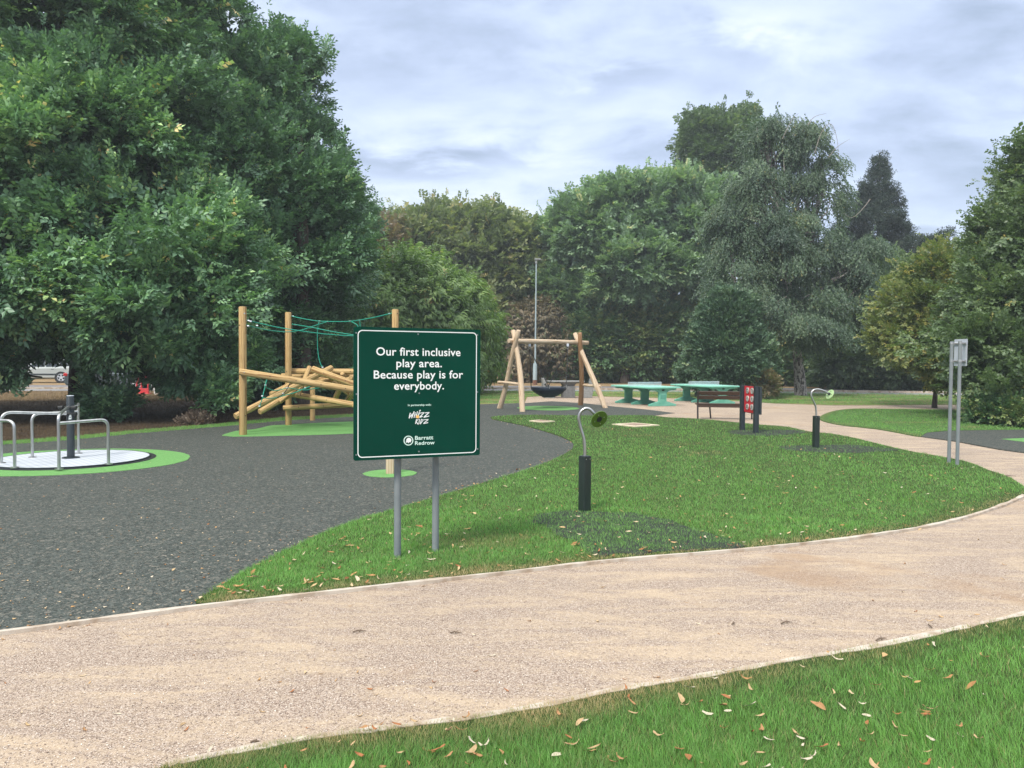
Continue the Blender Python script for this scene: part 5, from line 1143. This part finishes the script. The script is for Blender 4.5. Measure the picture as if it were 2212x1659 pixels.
# conifer
def conifer(label, base, top_px, base_px, d, half_px, seed, nlev=26):
    rg = np.random.RandomState(seed); zt = P(base_px[0], top_px, d).z; t_ = thing('conifer_tree', (base[0], base[1], 0), label, 'conifer')
    pos, dr = [], []; mb = MB(); mb.tube([(base[0], base[1], -0.3), (base[0]+0.1, base[1], zt*0.5), (base[0], base[1], zt)], [0.34, 0.2, 0.03], 10, False)
    for i in range(nlev):
        f = (i+rg.rand()*0.6)/nlev; z = zt*(0.10+0.89*f); Ln = min(half_px*max(1-f-0.06, 0.01), 118)/FPX*d*(0.70+0.6*rg.rand())*(1.0 if i % 3 else 0.6)+0.10
        for k in range(6):
            if rg.rand() < 0.16: continue
            a = rg.rand()*6.28; l = Ln*(0.6+0.6*rg.rand()); e = np.array((math.cos(a), math.sin(a), 0.0)); z0 = z+rg.randn()*0.2
            pp_ = [np.array((base[0], base[1], z0))+e*l*q+np.array((0, 0, -0.35*l*q+0.42*l*q*q)) for q in (0, 0.3, 0.6, 0.85, 1.0)]
            mb.tube([tuple(p) for p in pp_], [0.05, 0.04, 0.03, 0.02, 0.01], 5, False)
            m_ = int(8+l*17)
            for q in 0.25+0.75*rg.rand(m_)**0.7:
                p = np.array((base[0], base[1], z0))+e*l*q+np.array((0, 0, -0.35*l*q+0.42*l*q*q)); w_ = 0.30*(1.15-q)+0.10
                pos.append(p+np.array((rg.randn()*w_, rg.randn()*w_, rg.randn()*0.16))); dr.append(unit(e+rg.randn(3)*0.6+np.array((0, 0, 0.15))))
    pos, dr = np.array(pos), np.array(dr); pos = np.repeat(pos, 3, 0)+rg.randn(len(pos)*3, 3)*0.13; dr = unit(np.repeat(dr, 3, 0)+rg.randn(len(dr)*3, 3)*0.5); n = len(pos)
    V, T, ti = scatter(tuftT, pos, frames(dr, unit(rg.randn(n, 3)+np.array((0, 0, 1.)))), 0.34*(0.7+0.6*rg.rand(n)), 0.45+0.2*rg.randn(n), rg)
    mesh_np('needles', V, T, ti, 'needle', t_, W[t_.name]); mb.build('trunk', 'bark', t_); return t_
cx_ = P(1890, 800, 62); conifer('tall dark conifer with a ragged tip right of the birch', (cx_.x, 62.0), 330, (1885, 800), 62, 330, 41, 34)
cx_ = P(1985, 800, 70); conifer('shorter dark conifer behind, beside the tall ragged one', (cx_.x, 70.0), 490, (1975, 800), 66, 300, 42, 24)
# holly dome
gh = G(1572, 862)
tree('holly_bush', 'tall dense dark holly dome behind the bench', 'holly', (gh.x, 37.6),
     [(1572,770,37.6,80,88,1.9),(1572,700,37.6,52,62,1.5),(1600,800,37.6,62,52,1.7),(1540,800,37.6,55,50,1.6),(1570,665,37.6,28,30,0.9)],
     'leaf_holly', 300, 120, 0.55, 0.26, roundT, 'bark', 0.10, None, 51, 0.50, 0.2, 0.22, fill=5000, spikes=60, crown_name='foliage', trunk_name='stem', zmin=0.25)
tree('shrub', 'small leaning brown leaved shrub at the foot of the holly, behind the red panel', 'shrub', (G(1655, 864).x, 36.0),
     [(1650,830,36,22,24,0.6)], 'leaf_brown', 16, 50, 0.35, 0.25, roundT, 'bark', 0.03, None, 52, 0.85, 0.25, 0.6, crown_name='foliage', trunk_name='stem', zmin=0.2)
# trees on the right
tree('hazel_tree', 'yellowing brown-green hazel behind the path, left of the notice posts', 'hazel', (P(1900, 830, 50).x, 50.0),
     [(1870,700,50,65,80,2.6),(1930,680,49,60,75,2.4),(1840,780,50,65,50,2.4),(1930,770,49,80,58,2.6),(1900,610,50,50,50,2.0),(1990,760,48,50,60,2.2)],
     'leaf_dull', 240, 80, 0.95, 0.50, farT, 'bark', 0.12, None, 61, 0.50, 0.18, 0.35, fill=2500, spikes=40, crown_name='crown', zmin=0.35)
gr_ = G(2300, 905)
tree('tree', 'large spreading tree overhanging the far path, its lower side turning yellow', 'tree', (gr_.x, 24.0),
     [(2170,640,24,80,80,2.6),(2240,520,24,80,90,2.6),(2310,400,24.5,70,130,2.6),(2130,740,23.5,85,60,2.4),(2210,760,23,90,70,2.6),(2185,830,22.5,75,35,2.0),(2225,340,25,14,50,0.6),(2165,500,25,18,50,0.8),(2330,660,24,120,190,3.2)],
     'leaf_dull', 280, 75, 0.80, 0.34, roundT, 'bark', 0.24, None, 62, 0.45, 0.17, 0.5, fill=3000, spikes=200, zmin=0.7)
tree('tree', 'small yellow leaved tree beyond the notice, in front of the hazel', 'tree', (P(2020, 830, 30).x, 30.0),
     [(1985,660,30,55,65,1.8),(2030,600,30,50,50,1.6),(1960,730,30,45,45,1.5),(2020,720,29.5,60,55,1.8),(2080,780,29,60,40,1.6)],
     'leaf_yellow', 130, 70, 0.75, 0.38, roundT, 'bark', 0.09, None, 63, 0.52, 0.26, 0.4, fill=900, spikes=40, zmin=0.8)
tree('bush', 'dark low bush under the spreading tree at the far path edge', 'bush', (G(2185, 905).x, 22.0),
     [(2190,895,22,65,28,1.2),(2260,880,22,60,45,1.4)], 'leaf_hedge', 60, 70, 0.5, 0.28, roundT, 'bark', 0.04, None, 64, 0.6, 0.25, 0.5, fill=900, crown_name='foliage', trunk_name='stem', zmin=0.1)
# hedges beyond the road, one thing each
for i, (x0, x1, d, hz, mt, lb, tn) in enumerate((
    (-330, 10, 60, 3.2, 'leaf_hedge', 'hedge across the road at the picture edge, behind the silver off-roader', 0.6),
    (10, 330, 62, 4.2, 'leaf_cherry', 'lighter green hedge across the road, behind the silver and dark cars', 0.4),
    (330, 720, 60, 4.5, 'leaf_hedge', 'dark hedge across the road behind the white van', 0.5),
    (720, 1130, 61, 3.6, 'leaf_hedge', 'dark hedge across the road behind the pale green cherry', 0.5),
    (1130, 1500, 62, 2.6, 'leaf_hedge', 'low dark hedge across the road behind the swing and stone table', 0.6),
    (1500, 1850, 56, 3.6, 'leaf_hedge', 'dark hedge across the road behind the birch trunk', 0.55),
    (1850, 2400, 53, 3.2, 'leaf_hedge', 'dark hedge across the road behind the notice sign', 0.5))):
    a, b = P(x0, 800, d), P(x1, 800, d); rg = np.random.RandomState(90+i); k = int((b.x-a.x)/2.0)
    lb_ = [(np.array((a.x+(b.x-a.x)*(j+0.5)/k, d+rg.randn()*0.4, hz*0.48)), np.array((1.5, 1.3, hz*(0.50+0.10*rg.randn())))) for j in range(k)]
    tree('hedge', lb, 'hedge', ((a.x+b.x)/2, d), lb_, mt, k*16, 42, 0.9, 0.62, farT, 'bark', 0.05, 'hedges across the road', 90+i, tn, 0.28, 0.3, fill=k*140, crown_name='foliage', trunk=False, zmin=0.15)
# far wood that closes the view
rg = np.random.RandomState(5)
lb_ = [(np.array((x, 92+rg.randn()*4, 3.5)), np.array((5.0, 3.5, 4.0+1.6*rg.rand()))) for x in np.arange(-95, 95, 5.0)]
C_, O_ = clump_points(lb_, 900, rg, 0.4, 0.2, 0.3); pos = np.repeat(C_, 26, 0)+rg.randn(len(C_)*26, 3)*1.0; n = len(pos)
V, T, ti = scatter(farT, pos, frames(unit(rg.randn(n, 3)), unit(rg.randn(n, 3)+np.array((0, 0, 1.)))), np.full(n, 1.6), 0.5+0.25*rg.randn(n), rg)
fw = mesh_np('far_wood', V, T, ti, 'leaf_hedge'); fw['kind'] = 'stuff'; fw['label'] = 'far dark wood beyond the hedges'

# added volume round the whole place: thin even veil standing in for lens glare
hz = MB().box((0, 120, 24.5), (560, 420, 52)).build('glare_veil', 'steel', smooth=False); hz['kind'] = 'stuff'; hz['label'] = 'added thin pale veil standing in for lens glare'
hm = bpy.data.materials.new('glare_veil_volume'); hm.use_nodes = True; ht = hm.node_tree; ht.nodes.clear()
hv = N(ht, 'ShaderNodeVolumePrincipled', i_Density=0.0013); hv.inputs['Color'].default_value = (0.80, 0.88, 0.95, 1); hv.inputs['Anisotropy'].default_value = 0.2
ho = N(ht, 'ShaderNodeOutputMaterial'); L(ht, hv.outputs[0], ho.inputs['Volume']); hz.data.materials.clear(); hz.data.materials.append(hm)

# brush pile
gp_ = G(420, 917); bp_ = thing('brush_pile', (gp_.x, gp_.y, 0), 'heap of dry grey leaves and twigs on the shaded ground by the rubber edge', 'brush pile')
rg = np.random.RandomState(6); n = 420; a = rg.rand(n)*6.28; rr = rg.rand(n)**0.6; pos = np.stack([gp_.x+np.cos(a)*rr*0.36, gp_.y+0.1+np.sin(a)*rr*0.25, 0.02+(1-rr)*0.26*rg.rand(n)+0.02], 1)
V, T, ti = scatter(roundT, pos, frames(unit(rg.randn(n, 3)+(0, 0, .3)), unit(rg.randn(n, 3)+np.array((0, 0, 1.)))), 0.20*(0.7+0.6*rg.rand(n)), 0.45+0.3*rg.randn(n), rg)
mesh_np('leaves', V, T, ti, 'leaf_dry', bp_, W[bp_.name])
mb = MB()
for i in range(26):
    p = Vector((gp_.x+rg.randn()*0.16, gp_.y+0.1+rg.randn()*0.1, 0.03)); d = Vector(unit(rg.randn(3)+np.array((0.5, 0, 0.5)))); d.z = abs(d.z)*0.6; mb.tube([p, p+d*0.25, p+d*0.45+Vector((0, 0, -0.05))], [0.008, 0.006, 0.003], 5, False)
mb.build('twigs', 'bark_grey', bp_)

# ================================================================ grass blades
def near_mask(x, y, polys):
    m_ = np.zeros(len(x), bool)
    for p in polys: m_ |= inpoly(x, y, p)
    return m_
def edge_dist(x, y, line):
    L_ = np.array(densify(line, 0.15, 0, False)); out = np.full(len(x), 9.0)
    for i in range(0, len(x), 20000):
        s = slice(i, i+20000); out[s] = np.sqrt(((x[s, None]-L_[None, :, 0])**2+(y[s, None]-L_[None, :, 1])**2).min(1))
    return out
def sines(x, y, seed, f=1.0):
    rg = np.random.RandomState(seed); v = 0
    for i in range(9):
        a = rg.rand()*6.28; k = f*(0.6+rg.rand()*2.6)*(1+i*0.35); v = v+np.sin((x*math.cos(a)+y*math.sin(a))*k+rg.rand()*6.28)/(1+i*0.25)
    return v/3.2
def blades(name, polys, N_, dmin, dmax, z0, seed, label, mat='grass_blade', dry_line=None, mats=(), hmul=1.0, mode='lawn', thin=1.0):
    rg = np.random.RandomState(seed); az = (rg.rand(N_)*2-1)*R(43); inv = 1/dmax+(1/dmin-1/dmax)*rg.rand(N_); y = 1/inv; x = y*np.tan(az)
    k = near_mask(x, y, polys); x, y = x[k], y[k]; n = len(x); dist = np.hypot(x, y)
    cl1 = sines(x, y, 3, 0.8); cl2 = sines(x, y, 4, 3.5); cl3 = sines(x, y, 8, 9.0)
    tint = 0.62+0.10*cl1+0.09*cl2+0.07*cl3+rg.randn(n)*0.09
    h = (0.030+0.010*cl2+0.006*rg.randn(n))*hmul
    if mode == 'dry':
        tint = 0.5+0.22*cl1+0.12*cl2+rg.randn(n)*0.16
    if dry_line is not None:
        e = edge_dist(x, y, dry_line); f = np.clip(1.25-e/(0.26+0.12*cl2), 0, 1); tint -= f*(0.42+0.16*cl3+0.1*cl2); h *= 1-0.45*f
    if mode == 'lawn': tint = tint-0.30*np.clip(sines(x, y, 21, 0.9)-0.40, 0, 1)-0.12*(rg.rand(n) < 0.25); tint = np.minimum(tint, 0.86); tint = np.where(rg.rand(n) < 0.05, 0.08+0.2*rg.rand(n), tint)
    for mpoly in mats:
        q = inpoly(x, y, mpoly); tint = np.where(q & (rg.rand(n) < 0.8), 0.90+0.03*rg.randn(n), tint); h = np.where(q, h*0.85, h)
        kill = q & (rg.rand(n) < 0.08+0.42*(sines(x, y, 15, 2.5) < -0.25)); h = np.where(kill, 0.001, h)
    w_ = np.maximum(0.0017, dist*0.00042)*(0.8+0.5*rg.rand(n)); h = np.maximum(h, 0.004)*(1+dist*0.008)
    a = rg.rand(n)*6.28; lean = 0.35+0.55*rg.rand(n); la = rg.rand(n)*6.28*0.6+cl2*1.2
    cx, sx_ = np.cos(a)*w_/2, np.sin(a)*w_/2; lx, ly = np.cos(la)*lean*h, np.sin(la)*lean*h; z = np.full(n, z0-0.003)
    near = dist < 9
    def st(*c): return np.stack(c, -1)
    i1 = np.where(near)[0]; V = []; T = []; ti = []
    b0 = st(x-cx, y-sx_, z); b1_ = st(x+cx, y+sx_, z); m0 = st(x-cx*0.8+lx*0.35, y-sx_*0.8+ly*0.35, z+h*0.6); m1 = st(x+cx*0.8+lx*0.35, y+sx_*0.8+ly*0.35, z+h*0.6); tp_ = st(x+lx, y+ly, z+h)
    A = np.stack([b0[i1], b1_[i1], m0[i1], m1[i1], tp_[i1]], 1).reshape(-1, 3); o = (np.arange(len(i1))*5)[:, None, None]
    TA = (np.array([[0, 1, 3], [0, 3, 2], [2, 3, 4]])[None]+o).reshape(-1, 3)
    i2 = np.where(~near)[0]; Bv = np.stack([b0[i2]*1.0, b1_[i2], tp_[i2]], 1).reshape(-1, 3); TB = (np.arange(len(i2))*3)[:, None]+np.array([0, 1, 2])[None]+len(A)
    V = np.concatenate([A, Bv]); T = np.concatenate([TA, TB]); ti = np.concatenate([np.repeat(tint[i1], 5), np.repeat(tint[i2], 3)])
    o = mesh_np(name, V, T, ti, mat); o['kind'] = 'stuff'; o['label'] = label; return o
blades('grass', [island], 900000, 4.5, 33, 0.028, 1, 'mown green grass of the play lawn', dry_line=smooth_poly(E1, 2, False), mats=(MAT1, MAT2, MAT3))
blades('grass', [near_lawn], 520000, 2.0, 9.0, 0.020, 2, 'longer green grass in front of the path', dry_line=near_edge, hmul=1.25)
blades('grass', [rlawn, far_lawn], 500000, 15, 55, 0.022, 3, 'green grass beyond the path', hmul=1.0, dry_line=smooth_poly(gp(RLAWN[3:13]), 2, False))
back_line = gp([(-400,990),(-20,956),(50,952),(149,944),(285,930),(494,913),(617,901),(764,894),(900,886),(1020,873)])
sheet('litter_ground_shade_tint', [(-45, 31), (-34, 30), (-26, 31.2), (-19, 30.4), (-14, 31.6), (-9, 31), (-4, 32.5), (-2.5, 31)] + back_line[::-1][1:-1] + [(-45, 14)], 0.006, 'litter_soil_shade_tint', 'leaf litter under the oaks, crown shade tinted into its dark colour', thick=0.02)  # litter sheet, its dark tone paints in the shade of the crowns
ll_poly = [(-50, 45), (-50, 30)] + [(-34, 29.5), (-19, 30), (-9, 30.6), (-2.5, 30.5)] + back_line[-1:] + [(-2, 43.5), (-30, 37.5)]
blades('grass', [ll_poly], 500000, 24, 46, 0.0, 4, 'straw coloured dry grass between the oaks and the road', mat='dry_blade', mode='dry', hmul=1.6)
blades('grass', [[(-45, 31), (-34, 30), (-26, 31.2), (-19, 30.4), (-14, 31.6), (-9, 31), (-4, 32.5), (-2.5, 31)] + back_line[::-1][1:-1] + [(-45, 14)]], 500000, 12, 33, 0.004, 14, 'brown litter and thin grass under the oaks, crown shade tinted in', mat='litter_blade_shade_tint', mode='dry', hmul=1.3)  # blades over the litter, coloured dark for the same crown shade
blades('grass', [gp(verge_a+verge_b)], 900000, 13, 32, 0.014, 5, 'thin green grass verge behind the rubber surface', hmul=1.1)

# ================================================================ fallen leaves and debris
for nm, c in (('dead_leaf_tan', (0.48, 0.33, 0.18)), ('dead_leaf_brown', (0.36, 0.15, 0.06)), ('dead_leaf_pale', (0.58, 0.50, 0.38)), ('dead_leaf_orange', (0.40, 0.22, 0.10)), ('twig_brown', (0.17, 0.125, 0.09))):
    pmat(nm, c, tuple(x*0.7 for x in c), 40, 0.75, spec=0.25)
def leaf_mesh(kind, seed, mat):
    rg = np.random.RandomState(seed); mb = MB(); n = 6; Ln = 1.0; wd = (0.16, 0.36, 0.24)[kind]; curl = (1.9, 1.0, 2.6)[kind]; vs = []
    for i in range(n+1):
        t_ = i/n; w_ = wd*math.sin(math.pi*min(0.97, t_*0.92+0.05))**0.8*0.5; a = curl*(t_-0.5); x = math.sin(a)/curl*Ln; z = (1-math.cos(a))/curl*Ln*0.9+0.03
        tw = rg.randn()*0.15+t_*0.8; cu = 0.35*w_
        for s in (-1, 0, 1): vs.append((x+0.04*rg.randn(), s*w_*math.cos(tw*0.6)+0.15*math.sin(t_*3), z+abs(s)*cu+s*w_*math.sin(tw)*0.5))
    fs = []
    for i in range(n):
        for j in range(2): k = i*3+j; fs.append((k, k+1, k+4, k+3))
    me = bpy.data.meshes.new('fallen_leaf'); me.from_pydata(vs, [], fs); me.materials.append(MATS[mat]); return me
leafmat('litter_leaf', [(0, (0.28, 0.12, 0.05)), (0.4, (0.48, 0.28, 0.12)), (0.7, (0.56, 0.40, 0.22)), (1, (0.62, 0.54, 0.42))], 0.1, 0.8, 0.2, (1, 1, 1))
LM = [leaf_mesh(k, k*5+j, mt) for k in range(3) for j, mt in enumerate(('dead_leaf_tan', 'dead_leaf_brown', 'dead_leaf_pale', 'dead_leaf_orange', 'dead_leaf_tan'))]
rg = np.random.RandomState(12)
cand = []
az = (rg.rand(14000)*2-1)*R(38); y = 1/(1/24+(1/2.6-1/24)*rg.rand(14000)); x = y*np.tan(az)
k_is = inpoly(x, y, island); k_nr = inpoly(x, y, near_lawn); k_rb = inpoly(x, y, rubber) & ~k_is
e1 = edge_dist(x, y, E1); e2 = edge_dist(x, y, near_edge)
k_pa = ~(k_is | k_nr | k_rb) & (y < 12) & (inpoly(x, y, path_poly))
pk = rg.rand(14000)*1.3
sel = (k_is & (pk < 0.34+0.40*np.exp(-(e1/0.35)**2))) | (k_nr & (pk < 0.085)) | (k_rb & (pk < 0.05)) | (k_pa & (pk < 0.022)) | (k_pa & (e1 < 0.12) & (pk < 0.2))
idx = np.where(sel)[0]; idx = idx[np.argsort(np.hypot(x[idx], y[idx]))]
LAB = {'i': ('dry curled leaf lying on the play lawn round the talking tube', 'fallen leaves on the play lawn'), 'n': ('dry curled leaf lying in the longer grass in front of the path', 'fallen leaves in the near grass'),
       'r': ('dry leaf scrap lying on the dark rubber surface', 'leaf scraps on the rubber'), 'p': ('dry leaf scrap lying on the sandy path', 'leaf scraps on the path')}
cnt = 0; restV, restF, restT = [], [], []
for i in idx:
    zone = 'i' if k_is[i] else 'n' if k_nr[i] else 'r' if k_rb[i] else 'p'
    s = {'i': 0.062, 'n': 0.066, 'r': 0.040, 'p': 0.042}[zone]*(0.6+0.7*rg.rand()); z = {'i': 0.045, 'n': 0.050, 'r': 0.017, 'p': 0.008}[zone]
    M = Matrix.Translation((x[i], y[i], z)) @ Matrix.Rotation(rg.rand()*6.28, 4, 'Z') @ Matrix.Rotation(rg.randn()*0.25, 4, 'X') @ Matrix.Rotation(rg.randn()*0.2, 4, 'Y') @ Matrix.Diagonal((s, s, s*0.8, 1))
    me = LM[rg.randint(len(LM))]
    if cnt < 296:
        o = bpy.data.objects.new('fallen_leaf', me); COL.objects.link(o); o.matrix_basis = M; tag(o, LAB[zone][0], 'fallen leaf', LAB[zone][1]); cnt += 1
    else:
        b = len(restV); restV += [tuple(M @ v.co) for v in me.vertices]; restF += [(tuple(v+b for v in p.vertices)) for p in me.polygons]
if restV:
    F = np.array(restF); F = np.concatenate([F[:, [0, 1, 2]], F[:, [0, 2, 3]]]); nv = len(restV)
    lo_ = mesh_np('leaf_litter', np.array(restV), F, np.repeat(rg.rand(nv//21), 21)[:nv], 'litter_leaf'); lo_['kind'] = 'stuff'; lo_['label'] = 'small dry leaves scattered farther off'
# crumbs of debris: tiny pale bits on rubber, grit on the path
def bits(name, poly, N_, dmin, dmax, z, smin, smax, mat, label, seed, edge=None, hide=()):
    rg = np.random.RandomState(seed); az = (rg.rand(N_)*2-1)*R(40); y = 1/(1/dmax+(1/dmin-1/dmax)*rg.rand(N_)); x = y*np.tan(az); k = inpoly(x, y, poly)
    for h_ in hide: k &= ~inpoly(x, y, h_)
    x, y = x[k], y[k]
    if edge is not None:
        e = edge_dist(x, y, edge); q = rg.rand(len(x)) < np.exp(-(e/0.16)**2); x, y = x[q], y[q]
    n = len(x); s = smin+(smax-smin)*rg.rand(n)**2
    V, T, ti = scatter([(np.array([(-.5,-.3,0),(.5,-.25,.1),(.45,.3,0),(-.4,.35,.22)]), np.array([(0,1,2),(0,2,3)]))], np.stack([x, y, np.full(n, z)], 1), frames(unit(np.stack([rg.randn(n), rg.randn(n), 0.2*rg.randn(n)], 1)), np.tile((0., 0., 1.), (n, 1))), s, rg.rand(n), rg)
    o = mesh_np(name, V, T, ti, mat); o['kind'] = 'stuff'; o['label'] = label
bits('debris', rubber, 2600, 4.5, 26, 0.019, 0.008, 0.030, 'litter_leaf', 'tiny pale leaf crumbs on the rubber surface', 3, hide=(island,))
EDGE_R = gp([(425,1311),(470,1278),(540,1235),(640,1185),(740,1140),(850,1105),(950,1075),(1050,1045),(1130,1020),(1190,998),(1225,980),(1238,968),(1232,955),(1190,938),(1130,921),(1080,911),(1062,906)])
bits('debris', rubber, 40000, 5, 26, 0.022, 0.015, 0.05, 'litter_leaf', 'drift of dry leaf crumbs along the rubber edge', 4, edge=EDGE_R[6:])
leafmat('grit', [(0, (0.16, 0.11, 0.09)), (0.5, (0.42, 0.33, 0.28)), (1, (0.70, 0.62, 0.54))], 0.0, 0.9, 0.2)
bits('gravel', path_poly, 90000, 2.4, 9, 0.008, 0.003, 0.010, 'grit', 'loose grit on the path', 5, hide=(island, near_lawn, rubber))
for i, (px, py, ln, a, lb) in enumerate(((776,1369,.11,10,'short brown twig on the path, below the sign'), (984,1372,.10,-5,'curled brown leaf stalk in the middle of the path'), (1585,1352,.05,30,'dark seed husk on the path'), (1700,1350,.12,15,'thin twig on the path below the lawn tip'), (2010,1357,.07,80,'dark bark scrap near the lower path edge'), (1905,1386,.13,20,'stubby dark stick at the lower path edge'), (2180,1030,.25,-20,'dried twig clump on the path at the lawn tip'), (550,1610,.05,0,'small bark scrap near the near grass edge'))):
    ln *= 0.75; g = G(px, py); mb = MB(); d = Vector((math.cos(R(a)), math.sin(R(a)), 0)); nn = Vector((-d.y, d.x, 0)); p = Vector((g.x, g.y, 0.014))
    mb.tube([p-d*ln/2, p-d*ln*0.1+nn*ln*0.1+Vector((0, 0, 0.006)), p+d*ln/2+nn*0.01], [0.004, 0.005, 0.002], 7)
    mb.tube([p, p+nn*ln*0.25+d*ln*0.15+Vector((0, 0, 0.012))], [0.004, 0.002], 5)
    tag(mb.build('twig', 'twig_brown'), lb, 'twig')
